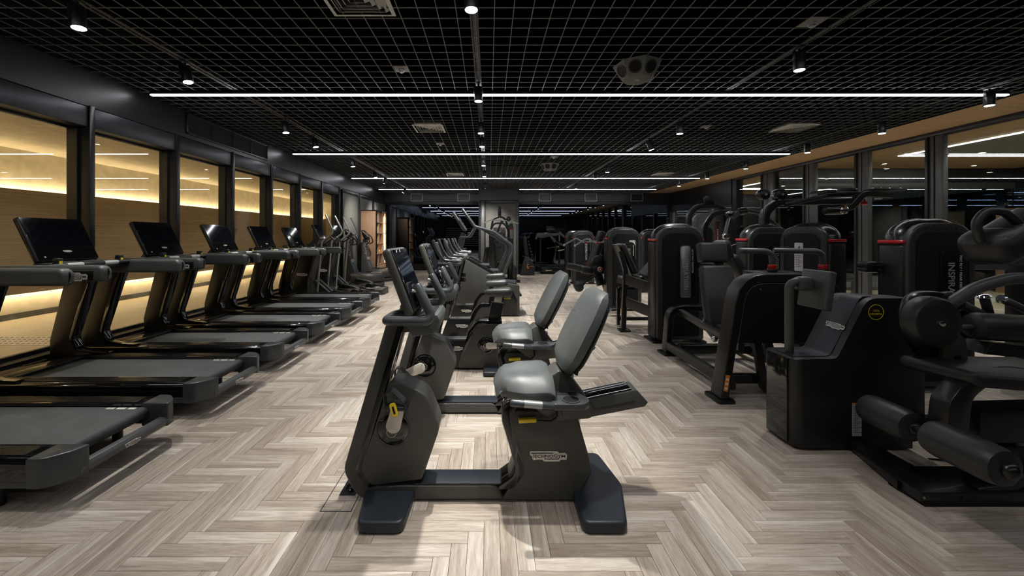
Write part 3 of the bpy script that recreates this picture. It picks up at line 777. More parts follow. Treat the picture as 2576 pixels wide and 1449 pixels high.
    for i in range(NX+1):
        u = i/NX; row = []
        for j in range(NY+1):
            v = -1+2*j/NY
            hwid = .115+.095*(1-(1-min(1, u*1.7))**2)
            x = .035+.305*u
            edge = max(0, abs(v)-.55)/.45; fe = max(0, .22-u)/.22; re = max(0, u-.85)/.15
            z = .690-.052*edge**2.2-.062*fe**2-.02*re**2+.018*max(0, u-.55)-.012*math.exp(-(v/.22)**2)*(u < .6)+.014*math.exp(-((abs(v)-.5)/.25)**2)*(u > .3)
            row.append(seat.verts.new((x-.012*(1-v*v)*(u < .3), v*hwid, z)))
        G.append(row)
    low = [[seat.verts.new((v.co.x+(.02 if i == 0 else (-.01 if i == NX else 0)), v.co.y*.94, .598+(.022 if i == 0 else 0))) for j, v in enumerate(r_)] for i, r_ in enumerate(G)]
    for i in range(NX):
        for j in range(NY):
            seat.faces.new((G[i][j], G[i+1][j], G[i+1][j+1], G[i][j+1])); seat.faces.new((low[i][j+1], low[i+1][j+1], low[i+1][j], low[i][j]))
    rim = [(i, 0) for i in range(NX+1)]+[(NX, j) for j in range(1, NY+1)]+[(i, NY) for i in range(NX-1, -1, -1)]+[(0, j) for j in range(NY-1, 0, -1)]
    for k in range(len(rim)):
        a_, b_ = rim[k], rim[(k+1) % len(rim)]
        seat.faces.new((G[a_[0]][a_[1]], low[a_[0]][a_[1]], low[b_[0]][b_[1]], G[b_[0]][b_[1]]))
    bmesh.ops.recalc_face_normals(seat, faces=seat.faces); _bev(seat, .016, 3, .8)
    P('seat', seat, 'vinyl_grey', t, ang=60)
    # backrest pad with shell
    def pad(hw_, th, L, n0, off):
        b = bmesh.new(); nu, nv = 12, 10; F_, B_ = [], []
        for i in range(nu+1):
            u = i/nu; r1, r2 = [], []
            ww = hw_*(.86+.20*math.sin(pi*min(1, u*1.15))**.7)*(1-.24*(max(0, u-.72)/.28)**4)*(1-.30*(max(0, .2-u)/.2)**2)
            for j in range(nv+1):
                v = -1+2*j/nv
                d = .018*(1-v*v)*-1+.03*math.sin(pi*u)*-.5
                ed = max(0, abs(v)-.7)/.3; et = max(0, u-.9)/.1; eb = max(0, .08-u)/.08
                r1.append(b.verts.new((off+th*.5-d*.6-(.018*ed**2+.02*et**2+.02*eb**2), v*ww, u*L)))
                r2.append(b.verts.new((off-th*.5+.018*ed**2+.02*et**2, v*ww*.97, u*L)))
            F_.append(r1); B_.append(r2)
        for i in range(nu):
            for j in range(nv):
                b.faces.new((F_[i][j], F_[i][j+1], F_[i+1][j+1], F_[i+1][j])); b.faces.new((B_[i][j+1], B_[i][j], B_[i+1][j], B_[i+1][j+1]))
        rim = [(i, 0) for i in range(nu+1)]+[(nu, j) for j in range(1, nv+1)]+[(i, nv) for i in range(nu-1, -1, -1)]+[(0, j) for j in range(nv-1, 0, -1)]
        for k in range(len(rim)):
            a_, c_ = rim[k], rim[(k+1) % len(rim)]
            b.faces.new((F_[a_[0]][a_[1]], B_[a_[0]][a_[1]], B_[c_[0]][c_[1]], F_[c_[0]][c_[1]]))
        bmesh.ops.recalc_face_normals(b, faces=b.faces); _bev(b, .020, 4, .8)
        return b
    bk = P('backrest', xf(xf(pad(.205, .072, .475, 0, 0), rot=(0, 0, 180)), (.405, 0, .715), (0, 27, 0)), 'vinyl_grey', t, ang=60)
    sh = P('back_shell', xf(xf(pad(.19, .034, .40, 0, 0), rot=(0, 0, 180)), (.45, 0, .705), (0, 27, 0)), 'armgrey', t, ang=60)
    P('backrest_seam', [xf(box(-.001, .001, s*.03-.022, s*.03+.022, -.0008, .0008), (.462+.004, 0, 1.03)) for s in (-1.6, 1.6)], 'ink', bk)
    P('back_mount', prism([(.36, .70), (.43, .72), (.47, .78), (.52, .74), (.44, .66)], -.05, .05, 'y', .008), 'black_paint', t)
    # side grips with cup holders
    for s in (-1, 1):
        P('side_grip', [tube([(.115, s*.235, .605), (.325, s*.235, .588)], .0185, 0, 16)], 'gunmetal', t)
        P('pulse_sensor', cyl((.175, s*.235, .6005), (.265, s*.235, .593), .0192, n=20), 'sensor', t)
        b = prism([(.32, .255, .02), (.47, .255, .05), (.52, .20, .05), (.47, .075), (.33, .075), (.31, .2)], .572, .606, 'z', .008, 2)
        b = b if s > 0 else mir(b)
        P('holder_tray', b, 'gunmetal', t)
        P('cup_recess', [cyl((.415, s*.20, .58), (.415, s*.20, .6085), .040, n=28)], 'black_matte', t)
        P('cup_ring', ring((.415, s*.20, .606), (0, 0, 1), .040, .046, .004, 30), 'armgrey', t)
        P('tray_slot', box(.35, .46, s*.12-.02, s*.12+.02, .604, .6075, .001), 'black_matte', t)
        P('tray_bracket', prism([(.36, .58), (.44, .58), (.43, .50), (.385, .49)], s*.10, s*.16, 'y', .006), 'armgrey', t)
    P('lever', [tube([(.26, -.095, .452), (.33, -.10, .450), (.365, -.10, .475), (.36, -.095, .52)], .006, .03, 8)], 'black_paint', t)
    P('lever_grip', [rbox((.205, -.095, .454), (.095, .03, .022), .006, 2, (0, -3, 0))], 'yellow', t)
    logo(t, (K(1333, 1134, 2.14)[0], -hw-.0075, K(1333, 1134, 2.14)[1]), (1, 0, 0), (0, 0, 1), .20)
    # console
    def scr(b): return xf(b, (-.41, 0, 1.035), (0, -20.4, 0))
    P('console', scr(rbox((.002, 0, .172), (.048, .375, .365), .021, 4)), 'graphite', t)
    P('console_glass', scr(rbox((.028, 0, .172), (.006, .345, .335), .0025, 2)), 'gloss_black', t)
    P('screen', scr(rbox((.0315, 0, .195), (.0015, .318, .255), .0005, 1)), 'screen', t)
    P('console_keys', [scr(cyl((.031, yy, .03), (.0325, yy, .03), .006, n=14)) for yy in (-.06, 0, .06)], 'grey_print', t)
    P('console_tray', [prism([(-.44, .995, .01), (-.27, 1.028, .01), (-.255, 1.0, .02), (-.27, .93, .03), (-.40, .91, .02)], -.15, .15, 'y', .01, 2)], 'armgrey', t)
    P('tray_liner', [xf(box(-.38, -.29, -.11, .11, 1.018, 1.021, .001), (0, 0, 0), (0, -11, 0), (-.335, 0, 1.018))], 'black_matte', t)
    P('tablet', scr(rbox((.045, -.02, .045), (.012, .12, .10), .008, 2)), 'gloss_black', t)
    for s in (-1, 1):
        P('handlebar', tube([(-.45, s*.06, 1.02), (-.50, s*.12, 1.02), (-.505, s*.265, 1.02), (-.46, s*.27, 1.02), (-.30, s*.27, 1.02), (-.285, s*.255, 1.05), (-.355, s*.25, 1.19)], .0235, .05, 14), 'gunmetal', t)
        P('grip_button', cyl((-.357, s*.25-.012, 1.165), (-.357-.02, s*.25-.02, 1.17), .007, n=10), 'silver', t)
    P('neck', prism([(-.55, .90), (-.38, .92), (-.36, 1.03), (-.47, 1.06), (-.53, .99)], -.06, .06, 'y', .01), 'graphite', t)
    return t
recumbent('dark grey recumbent bike nearest the camera, crank upright with a yellow pedal buckle', 2.215)
recumbent('dark grey recumbent bike parked behind the nearest one, its crank pointing down', 3.265, -128)
fb = thing('floor_box', 'floor outlet hatch outlined in black beside the front of the nearest bike', 'outlet', (-.80, 2.26, 0))
P('rim', [box(-.082, -.078, -.19, .19, 0, .0012), box(.078, .082, -.19, .19, 0, .0012), box(-.08, .08, -.19, -.186, 0, .0012), box(-.08, .08, .186, .19, 0, .0012)], 'ink', fb)
P('opening', box(-.03, .06, -.06, .16, 0, .0015), 'black_matte', fb)
P('cable', [tube([(.02, -.03, .006), (.05, .02, .02), (.03, .08, .018), (.07, .12, .02), (.10, .06, .03)], .007, .02, 8), tube([(-.01, .0, .008), (.03, .05, .022), (.0, .1, .016), (.06, .14, .02)], .006, .02, 8)], 'gloss_black', fb)

# ---------------- upright bikes ----------------
def upright(label, y, dz=0, crank=90):
    Y = 4.245; t = thing('upright_bike', label, 'exercise bike', (0, y, 0), 0, 'upright bikes')
    hw = .07
    P('front_housing', prism([(-.66, .02, .05), (-.56, .30, .03), (-.53, .325, .02), (-.24, .32, .02), (-.20, .25), (-.29, .06, .06), (-.33, .02)], -hw, hw, 'y', .012, 2), 'black_paint', t)
    P('step_plate', box(-.52, -.235, -hw+.006, hw-.006, .318, .333, .005), 'armgrey', t)
    P('rear_housing', prism([(-.345, .02, .05), (-.325, .10, .05), (-.185, .40, .08), (-.12, .495, .06), (.13, .50, .06), (.165, .42, .08), (.15, .18, .1), (.09, .02, .08)], -hw-.008, hw+.008, 'y', .014, 3), 'graphite', t)
    P('arch_strip', prism([(-.335, .06), (-.30, .08), (-.165, .40, .08), (-.105, .482, .06), (.14, .488), (.14, .535, .02), (-.13, .53, .08), (-.225, .40, .08)], -hw-.011, hw+.011, 'y', .006, 2), 'gloss_black', t)
    P('foot', box(-.60, -.42, -.28, .28, .004, .05, .014, 3), 'navy_rubber', t)
    P('foot', box(-.06, .12, -.28, .28, .004, .05, .014, 3), 'navy_rubber', t)
    P('seat_post', prism([(-.01, .52), (.125, .52), (.16, .705), (.03, .72)], -.035, .035, 'y', .006), 'black_paint', t)
    P('inner_post', prism([(.05, .70), (.13, .70), (.15, .80+dz), (.07, .80+dz)], -.022, .022, 'y', .004), 'champagne', t)
    s = rbox((0, 0, 0), (.30, .21, .095), .042, 4)
    for v in s.verts:
        u = (v.co.x+.15)/.30; v.co.y *= .40+.62*min(1, max(0, u*1.3))**1.2; v.co.z += .016*max(0, u-.6)*2.2-.01*(u < .2)
        if v.co.z < 0: v.co.z *= .55+.45*u
    P('seat', xf(s, (.10, 0, .815+dz)), 'armgrey', t, ang=60)
    P('adjust_lever', box(.16, .235, -.02, .02, .752+dz, .764+dz, .004), 'yellow', t)
    cx, cz = -.03, .27
    for s in (-1, 1):
        P('crank_disc', [ring((cx, s*(hw+.008), cz), (0, s, 0), .08, .09, .004, 36), lathe([(.082, 0), (.08, .002), (.055, .007), (.03, .008)], (cx, s*(hw+.0075), cz), 36, (0, s, 0))], 'gloss_black', t)
        a = crank+(0 if s < 0 else 180)
        arm = P('crank_arm', [prism([(-.036, -.005, .035), (.036, -.005, .035), (.028, .165, .02), (-.026, .165, .02)], -.011, .011, 'y', .004, 2), ring((0, s*.0115, 0), (0, s, 0), .024, .026, .001, 28)], 'champagne', t)
        arm.location = (cx, s*(hw+.034), cz); arm.rotation_euler = (0, R(a), 0)
        pd = P('pedal', [rbox((0, s*.01, 0), (.115, .085, .026), .011, 3), tube([(-.055, s*.01, 0), (-.05, s*.01, .075), (.03, s*.01, .07), (.055, s*.01, 0)], .008, .04, sq=(.04, .006))], 'vinyl_black', arm); pd.location = (0, s*.055, .17); pd.rotation_euler = (0, -R(a), 0)
    P('post', prism([(-.63, .30), (-.55, .30), (-.37, 1.10), (-.45, 1.12)], -.05, .05, 'y', .012, 2), 'graphite', t)
    P('post_strip', prism([(-.56, .32), (-.54, .32), (-.365, 1.08), (-.385, 1.08)], -.052, .052, 'y', .002), 'gloss_black', t)
    P('bottle_cage', [ring((-.42, -.02, z), (.2, 0, 1), .038, .045, .05, 20) for z in (.70, .78)], 'gloss_black', t)
    P('hub', [rbox((-.36, 0, 1.15), (.12, .30, .06), .024, 3), rbox((-.42, 0, 1.10), (.14, .14, .10), .03, 3)], 'gunmetal', t)
    for s in (-1, 1):
        P('handlebar', tube([(-.34, s*.22, 1.165), (-.47, s*.235, 1.18), (-.535, s*.24, 1.28), (-.575, s*.235, 1.385)], .0175, .05, 12), 'gunmetal', t)
        P('hand_sensor', [tube([(-.31, s*.13, 1.165), (-.33, s*.20, 1.165)], .024, 0, 14)], 'sensor', t)
    P('console', xf(rbox((0, 0, .15), (.05, .30, .32), .02, 3), (-.60, 0, 1.06), (0, -20, 0)), 'armgrey', t)
    P('screen', xf(rbox((.027, 0, .155), (.004, .26, .25), .001, 1), (-.60, 0, 1.06), (0, -20, 0)), 'screen', t)
    P('console_arm', prism([(-.62, 1.06), (-.44, 1.06), (-.42, 1.14), (-.60, 1.14)], -.04, .04, 'y', .01), 'armgrey', t)
    lx = -.44
    logo(t, (lx, -hw-.0012, .255), (1, 0, 0), (0, 0, 1), .165)
    return t
upright('dark upright bike in the column of bikes, just behind the recumbent pair', 4.315)
upright('dark upright bike, middle one of the three behind the recumbent bikes', 5.365, -.03, 200)
upright('dark upright bike next to the stair climber', 6.415, -.04, 40)

# ---------------- stair climber ----------------
t = thing('stair_climber', 'black stair climber with tall bent handrails behind the upright bikes', 'stair climber', (0, 7.42, 0))
hw = .38
side = [(-.70, .02, .03), (-.665, .20, .05), (-.575, .83, .05), (-.47, 1.02, .06), (-.38, 1.00, .05), (.10, .73, .05), (.20, .60, .05), (.54, .56, .03), (.545, .02, .04)]
for s in (-1, 1):
    b = prism(side, hw-.10, hw, 'y', .014, 2)
    P('side_panel', b if s > 0 else mir(b), 'graphite', t)
    b = prism([(-.40, 1.02), (-.34, 1.04, .02), (.18, .74, .03), (.22, .66), (.14, .64)], hw-.12, hw-.01, 'y', .008)
    P('top_rail', b if s > 0 else mir(b), 'black_paint', t)
    b = prism([(.22, .50, .02), (.40, .50, .12), (.50, .30, .1), (.50, .03), (.26, .03), (.18, .3, .1)], hw, hw+.006, 'y', .003)
    P('side_inset', b if s > 0 else mir(b), 'black_satin', t)
    b = tube([(-.47, hw-.06, 1.90), (-.26, hw-.05, 1.60), (.09, hw-.04, 1.50), (.41, hw-.02, 1.26), (.42, hw-.02, 1.14), (.24, hw-.03, .70)], .026, .09, 12)
    P('handrail', b if s > 0 else mir(b), 'gunmetal', t)
    b = tube([(-.50, hw-.10, 1.405), (-.36, hw-.06, 1.41), (-.31, hw-.05, 1.48), (-.25, hw-.05, 1.60)], .020, .07, 10)
    P('front_grip', b if s > 0 else mir(b), 'gunmetal', t)
    b = tube([(-.09, hw-.08, 1.53), (.32, hw-.07, 1.28), (.34, hw-.07, 1.15), (.16, hw-.08, .74)], .020, .09, 10)
    P('inner_rail', b if s > 0 else mir(b), 'gunmetal', t)
sm = to_mesh('step', [box(-.13, .13, -.27, .27, -.02, .02, .006)]+[box(-.12+.03*q, -.108+.03*q, -.26, .26, .019, .024) for q in range(8)])
for k, (x, z) in enumerate(((.46, .36), (.36, .56), (.20, .66), (.05, .78), (-.12, .88))): link('step', sm, 'navy_rubber', t, (x, 0, z))
P('riser', [prism([(-.6, .05), (-.35, .95), (.5, .30), (.5, .05)], -.28, .28, 'y')], 'black_matte', t)
P('mast', prism([(-.66, .90), (-.54, .94), (-.43, 1.46), (-.50, 1.50), (-.55, 1.40)], -.10, .10, 'y', .02, 2), 'armgrey', t)
def scr(b): return xf(b, (-.44, 0, 1.53), (0, -33, 0))
P('console', scr(rbox((0, 0, .19), (.06, .52, .40), .024, 3)), 'armgrey', t)
P('screen', scr(rbox((.032, 0, .21), (.004, .46, .30), .001, 1)), 'screen', t)
P('console_bar', tube([(-.36, -.27, 1.47), (-.36, .27, 1.47)], .028, 0, 14), 'gunmetal', t)
P('mast_bottles', [box(-.52, -.44, -.16, -.10, 1.12, 1.2, .01), box(-.50, -.42, .10, .16, 1.12, 1.2, .01)], 'black_paint', t)
logo(t, (-.40, -hw-.0012, .195), (1, 0, 0), (0, 0, 1), .33)

# ---------------- treadmills ----------------
def treadmill():
    t = thing('treadmill', '', 'treadmill', (0, 2.465, 0), 0, 'treadmills along the left windows')
    for s in (-1, 1):
        b = prism([(.27, .165), (.415, .165, .012), (.415, .262, .02), (.395, .283, .012), (.27, .286)], -4.24, -2.375, 'x', .003)
        P('side_rail', b if s > 0 else mir(b), 'gloss_black', t)
        P('foot_strip', [box(-3.84, -2.44, s*.285 if s > 0 else s*.38, s*.38 if s > 0 else s*.285, .2835, .2872, .001)]+[box(-3.84+.0175*q, -3.832+.0175*q, s*.288 if s > 0 else s*.377, s*.377 if s > 0 else s*.288, .287, .2885) for q in range(80)], 'black_satin', t)
        b = prism([(-4.2, .14), (-4.2, .17), (-2.38, .17), (-2.38, .13), (-2.6, .128)], .30, .411, 'y', .004)
        P('skirt', b if s > 0 else mir(b), 'gunmetal', t)
        b = prism([(-2.385, .265), (-2.385, .419), (-2.30, .419, .09), (-2.215, .33, .11), (-2.205, .265, .01)], .128, .288, 'z', .030, 4)
        P('end_cap', b if s > 0 else mir(b), 'gunmetal', t)
        b = prism([(-4.27, .15), (-4.27, .42, .05), (-4.125, 1.0, .05), (-4.10, 1.10), (-3.83, 1.10), (-3.88, .98), (-4.04, .44, .06), (-4.0, .325, .05), (-3.86, .292, .05), (-3.70, .287), (-3.70, .20)], .345, .405, 'y', .012, 2)
        P('upright', b if s > 0 else mir(b), 'black_paint', t)
        b = prism([(-3.87, 1.05), (-3.92, .97), (-4.07, .45, .06), (-4.02, .325, .05), (-3.86, .295, .05), (-3.72, .29), (-3.70, .30), (-3.84, .31, .05), (-3.99, .335, .05), (-4.03, .45, .06), (-3.86, .97), (-3.83, 1.05)], .335, .412, 'y', .004)
        P('upright_edge', b if s > 0 else mir(b), 'gloss_black', t)
        b = prism([(-4.02, 1.10), (-3.92, 1.205, .04), (-3.0, 1.205, .055), (-3.0, 1.078, .04), (-3.88, 1.078, .03)], .338, .425, 'y', .026, 4)
        P('armrest', b if s > 0 else mir(b), 'armgrey', t)
        P('end_slot', [box(-3.003, -2.996, s*.38-.006, s*.38+.006, 1.10, 1.18, .002)], 'gloss_black', t)
        P('safety_clip', [rbox((-3.52, s*.27, 1.222), (.05, .05, .065), .012, 3)], 'black_paint', t)
        P('clip_mark', [box(-3.496, -3.493, s*.27-.012, s*.27+.012, 1.205, 1.228)], 'yellow', t)
        P('floor_foot', cyl((-2.62, s*.34, .0), (-2.62, s*.34, .14), .03, n=14), 'black_paint', t)
        P('floor_foot', cyl((-4.05, s*.34, .0), (-4.05, s*.34, .16), .03, n=14), 'black_paint', t)
    P('belt', prism([(-3.90, .185), (-3.90, .262), (-2.335, .262, .038), (-2.335, .185, .038)], -.263, .263, 'y', .002), 'belt', t)
    P('roller', cyl((-2.375, -.27, .222), (-2.375, .27, .222), .034, n=20), 'black_matte', t)
    P('deck', box(-4.1, -2.42, -.27, .27, .19, .25), 'black_matte', t)
    dash = lambda x, y, s: [box(x+d*s-(.012 if d not in (0,) else .03), x+d*s+(.012 if d not in (0,) else .03), y-.012, y+.012, .2618, .2628) for d in (-.09, -.06, 0, .06, .085)]
    P('belt_marks', dash(-3.55, -.245, 1)+dash(-2.50, .24, 1), 'white_print', t)
    P('rear_bar', [prism([(-2.285, .135, .01), (-2.215, .132, .02), (-2.206, .172, .012), (-2.222, .194, .008), (-2.262, .194, .008), (-2.285, .16, .01)], -.31, .31, 'y', .002)], 'frame_grey', t)
    for s in (-1, 1): P('cap_inner', [prism([(-2.325, .14), (-2.21, .14, .02), (-2.208, .27, .03), (-2.325, .275, .01)], s*.272-.006, s*.272+.006, 'y', .004)], 'frame_black', t)
    P('motor_cover', [prism([(-4.27, .15), (-4.27, .27, .03), (-3.95, .300, .05), (-3.875, .288, .01), (-3.875, .15)], -.35, .35, 'y', .006)], 'gloss_black', t)
    P('cover_lip', box(-3.885, -3.85, -.275, .275, .275, .291, .005), 'black_paint', t)
    word('cover_lettering', 'TECHNOGYM', .035, .26, (-4.05, -.13, .3025), (0, 1, 0), (-1, 0, .0), 'black_paint', t)
    P('dashboard', [prism([(-3.80, 1.13), (-3.72, 1.205, .02), (-3.52, 1.19, .02), (-3.50, 1.15, .01), (-3.70, 1.11)], -.345, .345, 'y', .006)], 'black_paint', t)
    P('dash_shelf', [box(-3.70, -3.60, -.24, .24, 1.2, 1.209, .003)]+[box(-3.665, -3.635, yy-.06, yy+.06, 1.207, 1.216, .002) for yy in (-.08, .11)], 'armgrey', t)
    P('grip_bar', [tube([(-3.50, -.35, 1.19), (-3.50, .35, 1.19)], .02, 0, 14)], 'frame_black', t)
    P('hand_sensor', [cyl((-3.50, s*.16-.065, 1.19), (-3.50, s*.16+.065, 1.19), .0208, n=18) for s in (-1, 1)], 'silver', t)
    P('sticker', [box(-3.56, -3.53, -.05, .07, 1.193, 1.1955)], 'red', t)
    def scr(b): return xf(b, (-3.705, 0, 1.225), (0, -26, 0))
    P('console', scr(rbox((-.015, 0, .20), (.05, .515, .415), .018, 3)), 'black_paint', t)
    P('console_glass', scr(rbox((.0115, 0, .20), (.004, .50, .40), .002, 1)), 'gloss_black', t)
    P('screen', scr(rbox((.014, 0, .245), (.0015, .455, .265), .0005, 1)), 'screen', t)
    m_ = Matrix.Translation((-3.705, 0, 1.225)) @ Matrix.Rotation(R(-26), 4, 'Y')
    org = m_ @ Vector((.0142, -.035, .085)); up = m_.to_3x3() @ Vector((0, 0, 1))
    logo(t, org, (0, 1, 0), up, .07)
    P('console_dot', scr(cyl((.013, -.195, .03), (.0145, -.195, .03), .008, n=14)), 'grey_print', t)
    P('console_support', prism([(-3.93, 1.10), (-3.72, 1.12), (-3.72, 1.24), (-3.82, 1.30), (-3.9, 1.2)], -.12, .12, 'y', .015, 2), 'black_paint', t)
    P('logo_panel', [box(-3.46, -3.075, -.4275, -.424, 1.088, 1.162, .002)], 'gloss_black', t)
    logo(t, (-3.36, -.4278, 1.150), (1, 0, 0), (0, 0, 1), .245, 'silver')
    logo(t, (-2.205, -.055, .172), (0, 1, 0), (.1, 0, 1), .11)
    return t
TL = ['treadmill nearest the camera, cut off by the left edge of the photo', 'second treadmill from the camera, its console mirroring a white light line at the corner', 'third treadmill from the camera along the windows', 'fourth treadmill from the camera, a light line slanting across its screen', 'fifth treadmill from the camera along the windows', 'farthest treadmill, next to the cross trainers']
tm0 = treadmill(); tm0['label'] = TL[0]
for k in range(1, 6): dup(tm0, (0, 2.465+1.05*k, 0), label=TL[k])

# ---------------- cross trainers ----------------
def cross(label, y):
    t = thing('cross_trainer', label, 'cross trainer', (0, y, 0), 0, 'cross trainers')
    P('shroud', [prism([(-4.24, .04, .03), (-4.26, .5, .2), (-4.20, 1.10, .08), (-3.78, 1.12, .08), (-3.80, .9, .1), (-3.93, .42, .1), (-3.92, .04, .03)], -.22, .22, 'y', .04, 3)], 'black_paint', t)
    for s in (-1, 1):
        P('shroud_rib', [tube([(-3.94, s*.20, .06), (-3.92, s*.20, .45), (-3.78, s*.20, .95), (-3.66, s*.2, 1.12)], .02, .12, 10)], 'graphite', t)
        P('moving_arm', tube([(-3.70, s*.27, .12), (-3.66, s*.27, .62), (-3.60, s*.27, 1.30), (-3.38, s*.28, 1.47), (-3.36, s*.28, 1.55), (-3.52, s*.26, 1.88)], .019, .09, 10), 'sensor', t)
        P('fixed_grip', tube([(-3.78, s*.12, 1.18), (-3.46, s*.15, 1.42), (-3.36, s*.16, 1.32), (-3.32, s*.16, 1.20)], .016, .07, 10), 'black_paint', t)
        P('pedal_arm', tube([(-3.74, s*.24, .14), (-3.1, s*.22, .20+.05*s), (-2.62, s*.2, .13)], .022, .1, 10), 'black_paint', t)
        P('pedal', prism([(-3.42, .19+.05*s), (-3.36, .31+.05*s, .03), (-3.05, .24+.05*s, .03), (-2.95, .20+.05*s)], s*.19-.075, s*.19+.075, 'y', .012), 'black_satin', t)
        P('ramp_link', prism([(-3.86, .42), (-3.80, .46), (-3.46, .16), (-3.52, .10)], s*.09-.05, s*.09+.05, 'y', .006), 'frame_black', t)
    P('base', [box(-4.2, -2.58, -.07, .07, .02, .09, .012), box(-2.78, -2.56, -.27, .27, .0, .14, .02, 3), box(-4.22, -4.02, -.27, .27, .0, .06, .014)], 'graphite', t)
    P('crank_wheel', cyl((-2.95, -.13, .16), (-2.95, .13, .16), .10, n=28, bev=.01), 'black_satin', t)
    P('mast', prism([(-4.12, 1.08), (-3.84, 1.08), (-3.72, 1.38), (-3.84, 1.40)], -.09, .09, 'y', .02), 'armgrey', t)
    def scr(b): return xf(b, (-3.72, 0, 1.36), (0, -24, 0))
    P('console', scr(rbox((0, 0, .17), (.05, .36, .36), .018, 3)), 'black_paint', t)
    P('console_glass', scr(rbox((.026, 0, .17), (.004, .34, .34), .001, 1)), 'gloss_black', t)
    P('screen', scr(rbox((.0285, 0, .20), (.001, .31, .24), .0003, 1)), 'screen', t)
    P('front_armrest', prism([(-4.45, 1.24, .03), (-3.95, 1.25, .05), (-3.85, 1.14, .03), (-4.4, 1.13, .03)], -.31, -.24, 'y', .02, 2), 'black_paint', t)
    logo(t, (-4.17, -.2225, .62), (1, 0, 0), (0, 0, 1), .24)
    return t
cross('black cross trainer with bull-horn arms just past the farthest treadmill', 8.83)
cross('black cross trainer with bull-horn arms in front of the vibration plates', 9.88)

# ---------------- vibration plates ----------------
def plate(label, x, y, s=1):
    t = thing('vibration_plate', label, 'vibration plate', (x, y, 0), 0, 'vibration plates')
    b = lathe([(.46, .0), (.50, .03), (.50, .08), (.46, .10), (.44, .12), (.49, .15), (.50, .28), (.47, .34), (.44, .355)], n=36)
    b.transform(Matrix.Diagonal((1, .86, 1, 1))); P('platform', b, 'graphite', t)
    b = lathe([(.43, .355), (.43, .368), (.41, .372)], n=36); b.transform(Matrix.Diagonal((1, .84, 1, 1))); P('top_mat', b, 'armgrey', t)
    P('column', prism([(-.50, .10, .05), (-.24, .34, .08), (-.40, .70, .3), (-.46, 1.32, .05), (-.56, 1.34, .05), (-.62, .6, .2), (-.62, .1, .05)], -.13, .13, 'y', .045, 3), 'frame_grey' if s == 2 else 'gunmetal', t)
    P('column_badge', [cyl((-.365, -.135, .72), (-.365, -.128, .72), .05, n=20)], 'silver', t)
    word('column_lettering', 'PLATE', .07, .36, (-.50, -.1325, 1.20), (.05, 0, -1), (1, 0, .05), 'grey_print', t)
    P('console', xf(prism([(-.05, -.02, .04), (-.05, .26, .10), (.02, .28, .05), (.05, .02, .05)], -.17, .17, 'y', .03, 3), (-.42, 0, 1.30), (0, -28, 0)), 'black_paint', t)
    P('screen', xf(rbox((.045, 0, .13), (.008, .22, .17), .003, 1), (-.42, 0, 1.30), (0, -28, 0)), 'screen', t)
    P('hand_loop', [tube([(-.42, -.16, 1.16), (-.30, -.19, 1.22), (-.38, -.20, 1.40), (-.58, -.17, 1.58), (-.61, 0, 1.61), (-.58, .17, 1.58), (-.38, .20, 1.40), (-.30, .19, 1.22), (-.42, .16, 1.16)], .018, .09, 10)], 'black_paint', t)
    P('strap', [tube([(-.30, s_*.15, .36), (-.20, s_*.12, .40), (-.02, s_*.14, .385), (.15, s_*.1, .39)], .012, .05, 6) for s_ in (-1, 1)], 'black_paint', t)
    return t
plate('round vibration plate behind the cross trainers, the nearer one', -3.52, 11.45)
plate('round vibration plate with a lettered column beside the walnut bookcase', -3.46, 12.75, 2)
